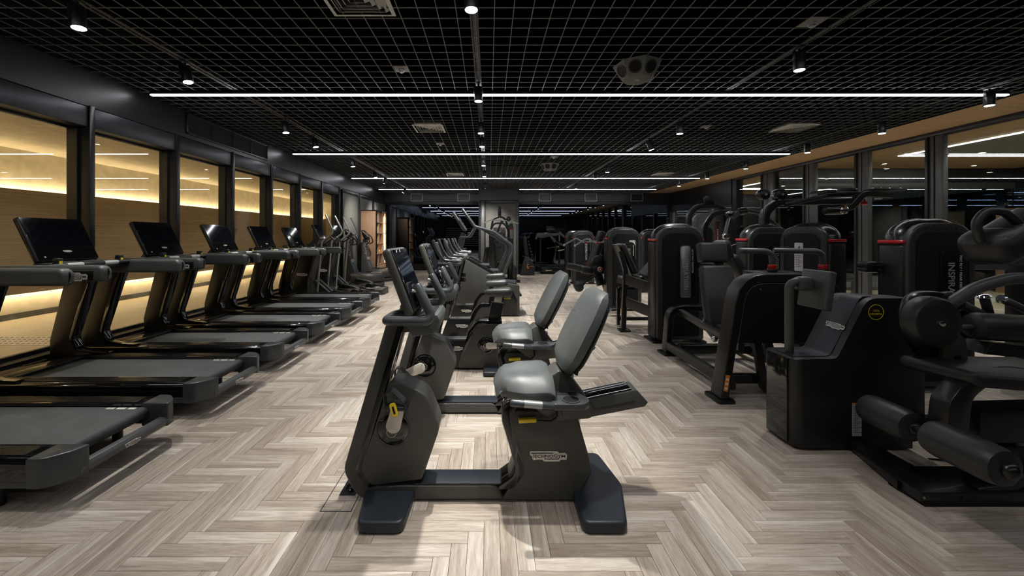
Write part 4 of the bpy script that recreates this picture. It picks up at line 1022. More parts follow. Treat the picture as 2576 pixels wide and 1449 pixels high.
# ---------------- weight towers ----------------
def tower(label, loc, rz=0, side=None, plac=None, group=True, h=1.60, title=True, slot=True):
    t = thing('weight_tower', label, 'weight machine', loc, rz, 'black weight towers')
    W = .328
    P('shell', [prism([(-W, .055, .01), (W, .055, .01), (W, 1.36), (-W, 1.36)], .03, .235, 'y', .0), ], 'black_satin', t)
    P('crown', dome(W+.003, 1.395, h, .26, -.015, .25, .13, 8), 'crown', t)
    P('red_band', rbox((0, .12, 1.378), (2*W+.012, .25, .034), .012, 3), 'red', t)
    P('fascia', [prism([(-.310, .05, .03), (-.310, h-.045, .20), (.310, h-.045, .20), (.310, .05, .03)], -.030, .06, 'y', .018, 3)], 'fascia', t)
    P('front_panel', prism([(-.238, .10, .01), (-.238, h-.135, .12), (.238, h-.135, .12), (.238, .10, .01)], -.0335, 0, 'y', .002), 'black_matte', t)
    P('edge_trim', [tube([(-.243, -.032, .12), (-.243, -.032, h-.13), (.243, -.032, h-.13), (.243, -.032, .12)], .0035, .09, 6)], 'black_paint', t)
    for s in (-1, 1):
        P('side_column', [rbox((s*(W-.035), .12, .70), (.078, .24, 1.31), .03, 3)], 'black_paint', t)
        P('floor_plate', prism([(s*(W+.035), -.03, .03), (s*(W+.035), .32, .03), (s*(W-.12), .32, .03), (s*(W-.12), -.03, .03)], .0, .028, 'z', .008), 'black_paint', t)
        P('screw', cyl((s*.075, -.032, h-.072), (s*.075, -.028, h-.072), .009, n=12), 'ink', t)
    if slot:
        P('slot_frame', prism([(-.026, .60, .03), (-.026, 1.313, .05), (.19, 1.313, .09), (.19, .60, .03)], -.046, -.03, 'y', .008, 2), 'black_satin', t)
        P('slot_plate', prism([(-.010, .618, .02), (-.010, 1.295, .04), (.128, 1.295, .04), (.128, .618, .02)], -.049, -.044, 'y', .002), slot if isinstance(slot, str) else 'frame_grey', t)
        word('slot_lettering', 'INSPIRATION', .062, .47, (.036, -.0495, 1.19), (0, 0, -1), (1, 0, 0), 'grey_print', t)
        if side: word('side_lettering', side[0], .022, side[1], (.142, -.0468, 1.255), (0, 0, -1), (1, 0, 0), 'white_print', t)
    if title:
        word('title_lettering', 'NAUTILUS', .033, .245, (-.105, -.0305, h-.122), (1, 0, 0), (0, 0, 1), 'ink', t)
        P('emblem', [ring((-.145, -.0305, h-.105), (0, -1, 0), .017, .021, .001, 20), ring((-.139, -.0305, h-.102), (0, -1, 0), .008, .012, .001, 16)], 'ink', t)
    if plac:
        P('placard', prism([(plac-.058, .985, .012), (plac-.058, 1.345, .012), (plac+.058, 1.345, .012), (plac+.058, .985, .012)], -.039, -.0335, 'y', .001), 'placard', t)
        P('placard_picture', [prism([(plac-.035, 1.235), (plac+.03, 1.225), (plac+.035, 1.24), (plac+.01, 1.255), (plac+.02, 1.30), (plac+.005, 1.305), (plac-.012, 1.262), (plac-.03, 1.255)], -.0405, -.039, 'y')], 'ink', t)
        P('placard_text', [box(plac-.045, plac+.035-.012*(q % 3), -.040, -.039, 1.175-.022*q, 1.183-.022*q) for q in range(7)], 'placard_dark', t)
    return t
tower('black weight tower with a brushed plate reading INSPIRATION and an abduction label', (2.544, 5.31, 0), 0, ('ABDUCTION / ADDUCTION', .31), slot='steel')
tower('black weight tower with a white instruction placard, behind the angled black seat pads', (2.586, 7.58, 0), 0, ('LEG EXTENSION', .2), .135, slot='black_matte')
tower('small-looking black weight tower with a placard showing a blue figure, at the far end', (2.80, 11.75, 0), 0, None, .135, slot='black_satin')
tower('black weight tower half hidden behind the far one with the blue figure placard', (2.86, 13.1, 0), 0, None, None, slot='black_satin')
tower('black weight tower peeking out between the placard tower and the abduction tower', (4.15, 10.0, 0), 0, None, None, slot=False)
tower('black weight tower behind the leg press, left of the pulley machine tower', (3.94, 5.58, 0), 0, None, None, slot='black_matte')
tower('glossy-capped black weight tower turned towards the aisle under the pulley arms', (3.98, 5.03, 0), -90+10, ('LEG PRESS', .2), -.03, slot=False)
tower('large black weight tower with a pec fly label at right, behind the abdominal machine', (4.15, 3.67, 0), 0, ('PEC FLY / REAR DELT', .32), None, slot='black_satin')

def pad(c, s, rot, bev=.035, taper=None): return rbox(c, s, bev, 4, rot, taper)
# ---------------- hip abduction seat beside its tower ----------------
t = thing('abduction_seat', 'black seat frame with two angled pads standing left of the abduction tower', 'weight machine seat', (0, 0, 0))
P('backrest', pad((2.13, 6.18, 1.08), (.085, .34, .50), (0, -24, 0)), 'vinyl_black', t)
P('backrest_plate', rbox((2.075, 6.18, 1.06), (.02, .30, .52), .006, 2, (0, -24, 0)), 'black_paint', t)
P('thigh_pad', pad((2.50, 6.05, .98), (.10, .34, .50), (0, 42, 0)), 'vinyl_black', t)
P('seat_pad', pad((2.34, 6.15, .79), (.18, .34, .09), (0, -8, 0), .03), 'vinyl_black', t)
P('front_leg', [tube([(2.02, 5.98, .02), (2.06, 6.0, .90), (1.99, 6.02, 1.20)], .03, .1, sq=(.06, .07))], 'black_paint', t)
P('foot_plate', box(1.95, 2.11, 5.90, 6.06, 0, .03, .008), 'black_paint', t)
for z in (.74, .40):
    P('side_arm', [tube([(2.06, 5.99, z+.04), (2.25, 5.72, z-.03), (2.30, 5.62, z-.04), (2.46, 5.62, z-.04)], .03, .1, sq=(.05, .15))], 'black_paint', t)
P('rear_leg', [tube([(2.44, 6.0, .80), (2.55, 5.85, .03)], .04, .0, sq=(.09, .07))], 'black_paint', t)
P('cross_bar', [tube([(2.05, 6.3, .60), (2.60, 6.3, .60)], .03, 0, sq=(.05, .05)), tube([(2.05, 6.3, .60), (2.05, 6.3, .02)], .03, 0, sq=(.05, .05)), tube([(2.6, 6.3, .60), (2.6, 6.3, .02)], .03, 0, sq=(.05, .05)), tube([(2.05, 6.3, .12), (2.6, 6.3, .12)], .03, 0, sq=(.05, .05))], 'black_paint', t)
P('sticker', box(1.985, 1.9875, 5.965, 5.99, .25, .33), 'orange', t)
# ---------------- leg extension seat beside the placard tower ----------------
t = thing('leg_extension_seat', 'black seat with roller pads, pale-tipped handles and red collars in the aisle', 'weight machine seat', (0, 0, 0))
P('leg_roller', [cyl((1.64, 8.35, .80), (1.98, 8.2, .74), .07, n=20, bev=.03, seg=3)], 'vinyl_black', t)
P('shin_roller', [cyl((1.75, 7.7, .43), (1.80, 8.1, .43), .09, n=20, bev=.03, seg=3)], 'vinyl_black', t)
P('knee_block', [rbox((1.97, 8.0, .74), (.22, .2, .14), .03, 2, (0, 6, 0))], 'black_paint', t)
P('backrest', pad((2.20, 8.30, 1.02), (.11, .38, .62), (0, 20, 0)), 'vinyl_black', t)
P('headrest', pad((2.31, 8.25, 1.42), (.12, .26, .22), (0, 20, 0)), 'vinyl_black', t)
P('cam_disc', [cyl((2.22, 7.86, .86), (2.22, 7.98, .86), .19, n=28, bev=.02), rbox((2.15, 7.9, .64), (.14, .1, .4), .02, 2, (0, -18, 0))], 'black_satin', t)
P('cam_hub', [cyl((2.19, 7.83, .77), (2.19, 7.87, .77), .05, n=20, bev=.008)], 'silver', t)
P('cam_hub_ring', ring((2.19, 7.828, .77), (0, -1, 0), .018, .035, .006, 20), 'red', t)
P('swing_arm', [tube([(2.18, 7.9, .70), (1.90, 7.9, .52), (1.82, 7.85, .44)], .035, .08, 12)], 'black_paint', t)
for y, dx in ((8.0, 0), (8.5, -.12)):
    P('handle', [tube([(1.74+dx, y, 1.24), (1.98+dx, y, 1.38), (2.14+dx, y, 1.29), (2.52, y, 1.33)], .015, .06, 10)], 'sensor', t)
    P('handle_tip', ell((1.73+dx, y, 1.235), (.02, .02, .024)), 'white_print', t)
    P('collar', [cyl((2.16+dx, y, 1.29), (2.20+dx, y, 1.293), .026, n=16)], 'red', t)
P('frame', [tube([(2.5, 8.3, .05), (2.3, 8.3, .72), (2.0, 8.3, .70)], .04, .1, sq=(.08, .06)), tube([(1.95, 8.3, .06), (2.6, 8.3, .06)], .04, 0, sq=(.08, .08)), tube([(2.15, 7.95, .06), (2.15, 8.6, .06)], .04, 0, sq=(.08, .08))], 'black_paint', t)
P('weight_roller', [cyl((2.3, 7.15, .66), (2.62, 7.05, .60), .075, n=18, bev=.02)], 'vinyl_black', t)
P('pivot_wheel', [cyl((2.36, 6.95, .26), (2.36, 7.05, .26), .12, n=24, bev=.02)], 'black_satin', t)
P('red_knob', [ell((2.02, 8.1, .87), (.025, .025, .025)), ell((2.42, 7.3, 1.0), (.02, .02, .03))], 'red', t)

# ---------------- leg press ----------------
t = thing('leg_press', 'black leg press with an arched footplate frame, red-collared handles and a tall reclined seat', 'leg press', (0, 0, 0))
arch = [(2.00, 3.45, .02), (2.20, 3.43, .45), (2.55, 3.40)]
P('arch', [tube([(2.03, 3.50, .03), (2.20, 3.52, 1.07), (2.99, 3.52, 1.07), (3.18, 3.50, .15)], .05, .24, sq=(.17, .07))], 'black_paint', t)
P('arch_plate', prism([(2.13, .50), (2.22, 1.05, .20), (2.97, 1.05, .20), (3.09, .50)], 3.46, 3.50, 'y', .004), 'black_matte', t)
P('arch_trim', [tube([(2.165, 3.456, .50), (2.245, 3.456, 1.022), (2.945, 3.456, 1.022), (3.05, 3.456, .50)], .0045, .19, 6)], 'gunmetal', t)
P('top_plate', [box(2.42, 2.80, 3.45, 3.80, 1.07, 1.108, .008)], 'black_paint', t)
P('foot_plate', [prism([(1.95, 3.38, .03), (2.11, 3.38, .03), (2.11, 3.62, .03), (1.95, 3.62, .03)], 0, .028, 'z', .008)], 'black_paint', t)
P('plate_screw', [cyl((2.36, 3.450, .97), (2.36, 3.461, .97), .008, n=10)], 'steel', t); P('plate_screw', [cyl((2.82, 3.450, .97), (2.82, 3.461, .97), .008, n=10)], 'steel', t)
P('warning_label', [xf(box(2.025, 2.06, 3.412, 3.4145, .10, .24), (0, 0, 0), (0, 9, 0), (2.04, 3.41, .17))], 'orange', t)
P('warning_text', [xf(box(2.03, 2.055, 3.410, 3.4125, z, z+.02), (0, 0, 0), (0, 9, 0), (2.04, 3.41, .17)) for z in (.115, .155, .195)], 'white_print', t)
P('inner_brace', [tube([(2.42, 3.62, .58), (2.50, 3.62, .06), (2.56, 3.62, .03), (2.62, 3.62, .10), (2.50, 3.62, .62)], .03, .06, sq=(.05, .07))], 'black_paint', t)
P('footplate', [xf(box(2.42, 2.90, 3.86, 3.90, .45, .95, .01), (0, 0, 0), (12, 0, 0), (2.6, 3.88, .6))], 'black_paint', t)
for x0, xe, z0 in ((2.58, 2.30, 0), (3.04, 2.62, 0)):
    P('handle', [tube([(x0, 3.62, 1.11), (x0, 3.62, 1.295), (xe, 3.64, 1.30)], .026, .08, 14)], 'armgrey', t)
    P('collar', [cyl((x0, 3.62, 1.135), (x0, 3.62, 1.175), .036, n=24, bev=.005)], 'red', t)
    P('collar_base', [cyl((x0, 3.62, 1.105), (x0, 3.62, 1.137), .042, n=24, bev=.005)], 'black_satin', t)
for x in (2.17, 3.02):
    P('floor_beam', [tube([(x, 3.55, .11), (x, 4.80, .11)], .04, 0, sq=(.07, .10))], 'black_paint', t)
for x in (2.30, 2.86):
    P('seat_rail', [tube([(x, 3.62, .42), (x, 4.78, .52)], .03, 0, sq=(.06, .07))], 'black_paint', t)
P('rear_arch', [tube([(2.16, 4.84, .03), (2.20, 4.84, .555), (3.0, 4.84, .555), (3.04, 4.84, .03)], .05, .14, sq=(.12, .07))], 'black_paint', t)
P('rear_foot', [prism([(2.08, 4.72, .03), (2.25, 4.72, .03), (2.25, 4.94, .03), (2.08, 4.94, .03)], 0, .026, 'z', .008)], 'black_paint', t)
P('cross_beam', tube([(2.2, 4.6, .13), (3.0, 4.6, .13)], .04, 0, sq=(.10, .10)), 'black_paint', t); P('cross_beam', tube([(2.2, 3.7, .11), (3.0, 3.7, .11)], .04, 0, sq=(.08, .08)), 'black_paint', t)
b = rbox((0, 0, 0), (.42, .11, .72), .045, 4)
for v in b.verts:
    u = v.co.z/.72+.5
    v.co.x *= 1.04-.30*max(0, u-.35)**1.0+.02*sin(u*6); v.co.y += .025*sin(u*pi)
P('backrest', xf(xf(b, rot=(-19, 0, 0)), (2.54, 4.36, .76)), 'vinyl_black', t, ang=60)
P('backrest_plate', xf(rbox((0, .075, 0), (.34, .02, .66), .006, 2), (2.60, 4.38, .76), (-19, 0, 0)), 'black_paint', t)
P('headrest', xf(rbox((0, 0, 0), (.32, .12, .235), .035, 4), (2.54, 4.53, 1.24), (-12, 0, 0)), 'vinyl_black', t)
P('headrest_mount', [rbox((2.66, 4.62, 1.14), (.10, .05, .3), .01, 2, (-14, 0, 0))], 'black_paint', t)
P('seat', pad((2.60, 4.06, .44), (.42, .34, .095), (6, 0, 0), .035), 'vinyl_black', t)
P('seat_handle', [tube([(2.30, 4.22, .46), (2.27, 4.02, .41)], .022, 0, 12)], 'armgrey', t)
P('handle_cap', [ell((2.265, 3.99, .40), (.032, .032, .032))], 'chrome', t)
P('red_lever', [rbox((2.33, 4.10, .47), (.03, .06, .04), .008, 2)], 'red', t)
P('rail_mark', [box(2.265, 2.268, 4.0, 4.06, .37, .40)], 'white_print', t)

# ---------------- total abdominal machine ----------------
t = thing('abdominal_machine', 'black abdominal machine with a sloped housing, yellow ring label and foam leg rollers at right', 'weight machine', (0, 0, 0))
def hprof(i): return [(2.045+i, .015, .01), (2.83, .015, .01), (2.83, 1.02, .02), (2.53, 1.02, .10), (2.325, .615, .05), (2.045+i, .612, .015)]
b = bmesh.new(); rows = []
for y, i in [(2.655+.055*(1-sin(pi/2*k/5)), .055*(1-cos(pi/2*k/5))) for k in range(5, -1, -1)]+[(2.93, 0), (2.94, .01)]:
    rows.append([b.verts.new((p.x, y-(max(0, p.x-2.55)/.28*.16 if y > 2.8 else 0), p.y)) for p in rpoly(hprof(i))])
for A, B in zip(rows, rows[1:]):
    for i in range(len(A)): b.faces.new((A[i], A[(i+1) % len(A)], B[(i+1) % len(A)], B[i]))
b.faces.new(rows[0]); b.faces.new(rows[-1][::-1]); bmesh.ops.recalc_face_normals(b, faces=b.faces)
P('housing', _bev(b, .012, 3, .9), 'housing_black', t)
P('housing_top', [prism([(2.07, .612), (2.33, .615, .04), (2.535, 1.02, .09), (2.60, 1.02), (2.60, 1.024), (2.532, 1.0245, .09), (2.322, .6195, .04), (2.07, .617)], 2.71, 2.86, 'y')], 'navy_rubber', t)
P('corner_panel', [prism([(2.034, 2.715, .004), (2.06, 2.715), (2.06, 2.91), (2.034, 2.91, .004)], .03, .60, 'z', .002)], 'gloss_black', t)
P('panel_joint', [box(2.0325, 2.04, 2.715, 2.91, .228, .232)], 'ink', t)
nn = Vector((-(1.02-.615), 0, (2.53-2.325))).normalized(); sl = Vector((2.53-2.325, 0, 1.02-.615)).normalized()
o_ = Vector((2.325, 0, .615))+sl*.235+nn*.0045
logo(t, (o_.x, 2.855, o_.z), (0, -1, 0), sl, .155, 'silver')
P('label_ring', ring((2.585, 2.6545, .927), (0, -1, 0), .048, .052, .001, 40), 'yellow', t)
word('label_lettering', 'TOTAL', .014, .045, (2.5625, 2.6535, .93), (1, 0, 0), (0, 0, 1), 'yellow', t)
word('label_lettering', 'ABDOMINAL', .014, .082, (2.544, 2.6535, .909), (1, 0, 0), (0, 0, 1), 'yellow', t)
P('warning_label', [box(2.425, 2.487, 2.6525, 2.6545, .10, .318)], 'placard', t)
P('warning_heading', [box(2.425, 2.487, 2.6515, 2.6535, .311, .322)], 'orange', t)
P('warning_text', [box(2.430, 2.482-.01*(q % 3), 2.6518, 2.653, .295-.0115*q, .300-.0115*q) for q in range(16)], 'placard_dark', t)
P('pad_post', [tube([(2.115, 2.80, .60), (2.115, 2.80, 1.10), (2.19, 2.80, 1.12)], .028, .07, 14)], 'armgrey', t)
P('pad_mount', [rbox((2.215, 2.80, 1.10), (.11, .09, .10), .03, 3)], 'armgrey', t)
P('chest_pad', [rbox((2.305, 2.80, 1.06), (.055, .25, .27), .014, 3, (0, 9, 0), (.9, 1))], 'armgrey', t)
P('floor_beam', [prism([(2.29, 2.23), (2.54, 2.23), (2.545, 2.70), (2.42, 2.70)], .015, .065, 'z', .006)], 'black_paint', t)
P('base_foot', [prism([(2.295, 2.112, .01), (3.5, 2.112), (3.5, 2.36), (2.50, 2.36), (2.31, 2.25)], .02, .072, 'z', .006)], 'black_paint', t)
P('base_sole', [box(2.31, 3.5, 2.108, 2.3, .0, .022, .002)], 'black_matte', t)
P('base_bolt', [cyl((x, 2.108, .046), (x, 2.113, .046), .011, n=14) for x in (2.41,)], 'black_satin', t); P('base_bolt', [cyl((2.52, 2.108, .046), (2.52, 2.113, .046), .011, n=14)], 'black_satin', t)
P('base_screw', [cyl((2.31, 2.108, .046), (2.31, 2.113, .046), .006, n=12)], 'steel', t)
P('base_arc', [tube([(2.62, 2.15, .06), (2.86, 2.15, .09), (3.02, 2.15, .34), (3.02, 2.15, .60)], .03, .24, sq=(.05, .05))], 'black_paint', t)
P('seat_post', [box(2.66, 2.78, 2.17, 2.24, .06, .36, .008), box(2.72, 2.98, 2.15, 2.30, .06, .30, .01)], 'black_paint', t)
P('under_frame', [prism([(2.62, .33), (2.95, .33), (3.05, .40), (3.4, .40), (3.4, .52), (2.62, .50)], 2.12, 2.26, 'y', .008)], 'black_paint', t)
def roller(y0, y1, x, z, r):
    P('foam_roller', [lathe([(r*.55, 0), (r*.9, .012), (r, .05), (r, y1-y0-.05), (r*.9, y1-y0-.012), (r*.55, y1-y0)], (x, y0, z), 28, (0, 1, 0))], 'vinyl_black', t)
    P('roller_cap', [ell((x, y0-.005, z), (.036, .030, .036))], 'black_satin', t)
roller(1.74, 2.05, 2.275, .41, .088); roller(2.19, 2.47, 2.345, .375, .088)
P('roller_axle', [cyl((2.31, 2.04, .392), (2.335, 2.2, .38), .02, n=14)], 'black_satin', t)
P('leg_plate', [prism([(2.40, .33, .02), (2.52, .33, .02), (2.545, .58, .1), (2.64, .655, .04), (2.60, .67), (2.50, .66, .09), (2.425, .56, .1)], 2.09, 2.19, 'y', .008, 2)], 'black_paint', t)
P('leg_plate_bolt', [cyl((2.395, yy, .37), (2.41, yy, .37), .009, n=12) for yy in (2.12,)], 'black_satin', t); P('leg_plate_bolt', [cyl((2.395, 2.165, .385), (2.41, 2.165, .385), .009, n=12)], 'black_satin', t)
b = rbox((0, 0, 0), (.78, .50, .075), .03, 4)
for v in b.verts:
    if v.co.x < -.15 and v.co.y < 0: v.co.y += (-v.co.x-.15)*.55*(-v.co.y/.25)
    v.co.z += .012*math.cos(v.co.y*9)-.02*max(0, -v.co.y-.12)
P('seat', xf(b, (2.91, 2.22, .665), (0, 2, 4)), 'vinyl_black', t, ang=60)
P('seat_seam', [tube([(2.66, 2.09, .701), (2.74, 2.19, .708), (2.9, 2.22, .708), (3.1, 2.10, .695)], .0025, .08, 6)], 'ink', t)
# torso pad drum, its pivot plate and the overhead arm
P('drum_pad', [lathe([(.05, -.004), (.10, -.004), (.135, .006), (.148, .03), (.150, .06), (.146, .09), (.12, .11)], (2.613, 2.30, .93), 40, (0, 1, 0))], 'vinyl_black', t)
P('drum_seam', [ring((2.613, 2.2965, .93), (0, -1, 0), .098, .1005, .001, 40)], 'ink', t)
P('drum_bolt', [cyl((2.613, 2.285, .93), (2.613, 2.30, .93), .017, n=18, bev=.003)], 'chrome', t)
P('pivot_plate', [prism([(2.555, .93, .12), (2.60, 1.09, .14), (2.80, 1.10, .12), (2.90, .95, .1), (2.86, .62, .05), (2.74, .60, .05), (2.62, .76, .1)], 2.43, 2.50, 'y', .014, 2)], 'black_satin', t)
P('arm_housing', [prism([(2.72, .60), (2.86, .60), (2.84, .84, .05), (2.74, .86, .05)], 2.36, 2.42, 'y', .012)], 'graphite', t)
P('arm_bolt', [cyl((2.78, 2.352, .71), (2.78, 2.365, .71), .02, n=18)], 'black_matte', t)
P('overhead_arm', [tube([(2.74, 2.44, .96), (2.93, 2.40, 1.12), (3.08, 2.36, 1.185), (3.45, 2.30, 1.185)], .034, .3, 16)], 'armgrey', t)
P('arm_joint', [cyl((3.28, 2.30, 1.17), (3.44, 2.26, 1.18), .06, n=24, bev=.02, seg=3)], 'black_paint', t)
# padded shoulder block with grip loop, upper right
P('shoulder_pad', [xf(rbox((0, 0, 0), (.42, .20, .155), .055, 5), (2.70, 2.05, 1.44), (0, -27, 6))], 'vinyl_black', t)
P('shoulder_pad_end', [xf(rbox((0, 0, 0), (.16, .21, .175), .06, 5), (2.59, 2.05, 1.385), (0, -27, 6))], 'vinyl_black', t)
P('shoulder_loop', [tube([(2.475, 2.0, 1.41), (2.445, 2.0, 1.50), (2.50, 2.0, 1.565), (2.59, 2.0, 1.56), (2.69, 2.0, 1.48)], .020, .06, 14)], 'vinyl_black', t)
P('pad_arm', [tube([(2.80, 2.1, 1.50), (3.2, 2.2, 1.45), (3.36, 2.28, 1.2)], .03, .1, 12)], 'black_paint', t)

# ---------------- pec fly seat in front of its tower ----------------
t = thing('pec_fly_seat', 'long black bolster with chrome-tipped grips before the pec fly tower at right', 'weight machine seat', (0, 0, 0))
P('bolster', [xf(lathe([(.05, 0), (.085, .015), (.098, .05), (.098, .62), (.085, .66)], (0, 0, 0), 28, (1, 0, -.06)), (3.47, 2.86, .79))], 'vinyl_black', t)
P('bolster_axle', [tube([(3.10, 2.86, .77), (3.48, 2.86, .78)], .020, 0, 12)], 'armgrey', t)
P('bolster_tray', [prism([(3.50, .60), (4.2, .53), (4.2, .60), (3.54, .68)], 2.80, 2.95, 'y', .008)], 'black_paint', t)
P('link_arm', [tube([(3.56, 3.0, .925), (3.66, 3.0, .87), (3.74, 3.0, .835)], .034, .05, 12)], 'armgrey', t)
P('link_joint', ell((3.50, 3.03, .93), (.10, .08, .085)), 'black_paint', t); P('elbow_joint', cyl((3.72, 3.0, .82), (3.79, 3.0, .82), .038, n=18, bev=.008), 'black_paint', t)
P('grip', [tube([(3.755, 2.98, .83), (3.715, 2.98, .965)], .028, 0, 14)], 'vinyl_black', t)
P('grip_cap', [lathe([(.012, 0), (.036, .006), (.044, .016), (.036, .028), (.014, .034)], (3.713, 2.98, .967), 24, (-.25, 0, 1))], 'chrome', t)
P('second_grip', [tube([(3.88, 3.0, .955), (4.3, 3.0, .76)], .028, 0, 14)], 'armgrey', t)
P('second_grip_cap', [lathe([(.012, 0), (.03, .006), (.034, .016), (.026, .03)], (3.885, 3.0, .955), 20, (-1, 0, .42))], 'chrome', t)
P('elbow_tube', [tube([(3.16, 2.98, .86), (3.30, 2.98, .865), (3.46, 2.98, .88)], .024, .04, 12)], 'armgrey', t)
P('counterweight', [lathe([(.03, 0), (.075, .01), (.085, .03), (.085, .06)], (3.02, 2.7, .68), 24, (0, 1, 0))], 'gunmetal', t)
P('post', [box(3.12, 3.24, 2.95, 3.07, .08, .95, .01), box(3.6, 3.72, 3.05, 3.15, .06, .88, .01)], 'black_paint', t)
P('base', [box(3.0, 4.3, 2.9, 3.05, .0, .07, .01), box(3.1, 3.25, 2.62, 3.3, .0, .06, .01)], 'black_paint', t)
P('seat_back', [pad((3.75, 2.55, .5), (.5, .14, .10), (0, 6, 0), .04)], 'vinyl_black', t)
P('power_cable', [tube([(2.82, 2.55, .008), (3.0, 2.5, .01), (3.3, 2.58, .008), (3.7, 2.5, .008)], .005, .1, 6)], 'black_matte', t)

# ---------------- console machine and grey arm behind, at the right edge ----------------
t = thing('console_post', 'dark touch console on a grey post right of the pec fly tower', 'console', (0, 0, 0))
P('post', [box(4.72, 4.90, 4.02, 4.14, 0.0, 1.30, .01)], 'frame_grey', t)
P('base', [box(4.55, 5.05, 3.9, 4.3, 0, .05, .01)], 'black_paint', t)
P('panel', [xf(rbox((0, 0, 0), (.34, .035, .34), .012, 2), (4.86, 3.92, 1.27), (-14, 0, -16))], 'frame_grey', t)
P('screen', [xf(rbox((0, -.019, .02), (.31, .004, .28), .001, 1), (4.86, 3.92, 1.27), (-14, 0, -16))], 'screen', t)
t = thing('chest_machine', 'dark padded machine with a short grey arm cut off by the right edge', 'weight machine', (0, 0, 0))
P('arm', [cyl((5.09, 3.85, 1.20), (5.6, 3.85, 1.19), .042, n=20, bev=.012)], 'armgrey', t)
P('shroud', [xf(rbox((0, 0, 0), (.7, .2, .32), .08, 4), (5.62, 4.1, 1.33), (0, 12, 0))], 'black_paint', t)
P('column', [box(5.5, 5.75, 4.0, 4.25, .05, 1.25, .02)], 'black_paint', t)
P('base', [box(5.3, 5.95, 3.8, 4.4, 0, .06, .01)], 'black_paint', t)

# ---------------- dual pulley arms above the turned tower ----------------
t = thing('pulley_machine', 'black twin pulley machine with overhead arms, round cams and a red knob', 'cable machine', (0, 0, 0))
P('upright', [tube([(4.12, 5.95, .03), (4.12, 5.95, 1.78), (4.30, 5.95, 1.93), (5.4, 5.9, 1.95)], .06, .2, sq=(.12, .10))], 'black_paint', t)
P('cable_post', [cyl((4.05, 5.86, .4), (4.05, 5.86, 2.0), .004, n=6)], 'ink', t)
for x in (3.98, 4.22):
    P('cam', [cyl((x, 5.72, 2.03), (x, 5.84, 2.03), .075 if x < 4.1 else .083, n=28, bev=.006)], 'black_satin', t)
    P('cam_hub', [cyl((x, 5.70, 2.03), (x, 5.73, 2.03), .018, n=14)], 'steel', t)
P('cam_axle', [cyl((3.93, 5.78, 2.03), (4.30, 5.78, 2.03), .025, n=14)], 'chrome', t)
P('swing_arm', [tube([(4.62, 5.35, 1.77), (4.86, 5.35, 1.82), (5.02, 5.35, 2.0), (5.42, 5.35, 1.98)], .05, .12, sq=(.09, .08))], 'black_paint', t)
P('arm_sleeve', [cyl((4.50, 5.33, 1.77), (4.74, 5.33, 1.77), .055, n=22, bev=.008)], 'black_satin', t)
P('sleeve_cap', [lathe([(.02, 0), (.055, .004), (.055, .02), (.03, .03)], (4.70, 5.27, 1.775), 24, (0, -1, 0))], 'chrome', t)
P('cross_arm', [tube([(4.28, 5.75, 1.88), (4.75, 5.6, 2.0), (5.35, 5.5, 2.03)], .04, .1, sq=(.06, .06))], 'black_satin', t)
P('rotor', [cyl((4.86, 5.4, 2.03), (4.86, 5.4, 2.07), .11, n=28, bev=.01), cyl((4.55, 5.5, 2.02), (4.55, 5.5, 2.05), .09, n=28, bev=.01)], 'black_satin', t)
P('end_plate', [prism([(5.1, 5.28, .04), (5.62, 5.32, .04), (5.62, 5.44, .04), (5.1, 5.46, .05)], 2.045, 2.065, 'z', .004)], 'black_paint', t)
for q, x in enumerate((5.18, 5.30, 5.42, 5.56)): P('bolt', [cyl((x, 5.36, 2.06), (x, 5.36, 2.085), .02, n=12)], 'chrome', t)
P('red_knob', [lathe([(.012, 0), (.032, .02), (.034, .05), (.014, .06), (.012, .09)], (5.06, 5.36, 1.84), 20)], 'red', t)
P('white_pads', [cyl((5.25, 5.36, 1.925), (5.25, 5.36, 1.945), .04, n=18)], 'silver', t)
# phone-sized bracket on the pec fly tower
t = thing('cable_bracket', 'small black cable bracket with two bolts on the left flank of the pec fly tower', 'bracket', (0, 0, 0))
P('block', [rbox((3.73, 3.9, 1.13), (.15, .12, .105), .02, 2)], 'black_satin', t)
P('bolt', [cyl((3.78, 3.83, 1.155), (3.78, 3.845, 1.155), .008, n=10)], 'chrome', t); P('bolt', [cyl((3.78, 3.83, 1.105), (3.78, 3.845, 1.105), .008, n=10)], 'chrome', t)
P('tongue', [box(3.65, 3.70, 3.85, 3.95, 1.09, 1.12, .006)], 'black_paint', t)

# ---------------- low row / pulldown behind the abduction tower ----------------
t = thing('row_machine', 'tall black arched row machine with grey shroud and curved press arm, mid right', 'cable machine', (0, 0, 0))
P('arch', [tube([(4.02, 8.0, .03), (4.02, 8.0, 1.86), (4.20, 8.0, 2.03), (4.62, 8.0, 2.03), (4.80, 8.0, 1.86), (4.80, 8.0, .03)], .05, .22, sq=(.09, .10))], 'black_paint', t)
P('shroud', [prism([(4.20, .1), (4.20, 1.75, .10), (4.30, 1.88, .10), (4.78, 1.88, .08), (4.78, .1)], 8.06, 8.30, 'y', .02, 2)], 'frame_grey', t)
P('shroud_slot', [prism([(4.30, .3), (4.30, 1.60, .1), (4.52, 1.60, .1), (4.52, .3)], 8.03, 8.07, 'y', .006)], 'black_matte', t)
P('label_strip', [box(4.60, 4.66, 8.05, 8.062, 1.18, 1.72, .002)], 'ink', t)
P('strip_edge', [tube([(4.595, 8.05, 1.18), (4.595, 8.05, 1.72), (4.665, 8.05, 1.72), (4.665, 8.05, 1.18)], .003, .0, 6)], 'red', t)
word('strip_lettering', 'LOW ROW', .03, .28, (4.617, 8.048, 1.56), (0, 0, -1), (1, 0, 0), 'white_print', t)
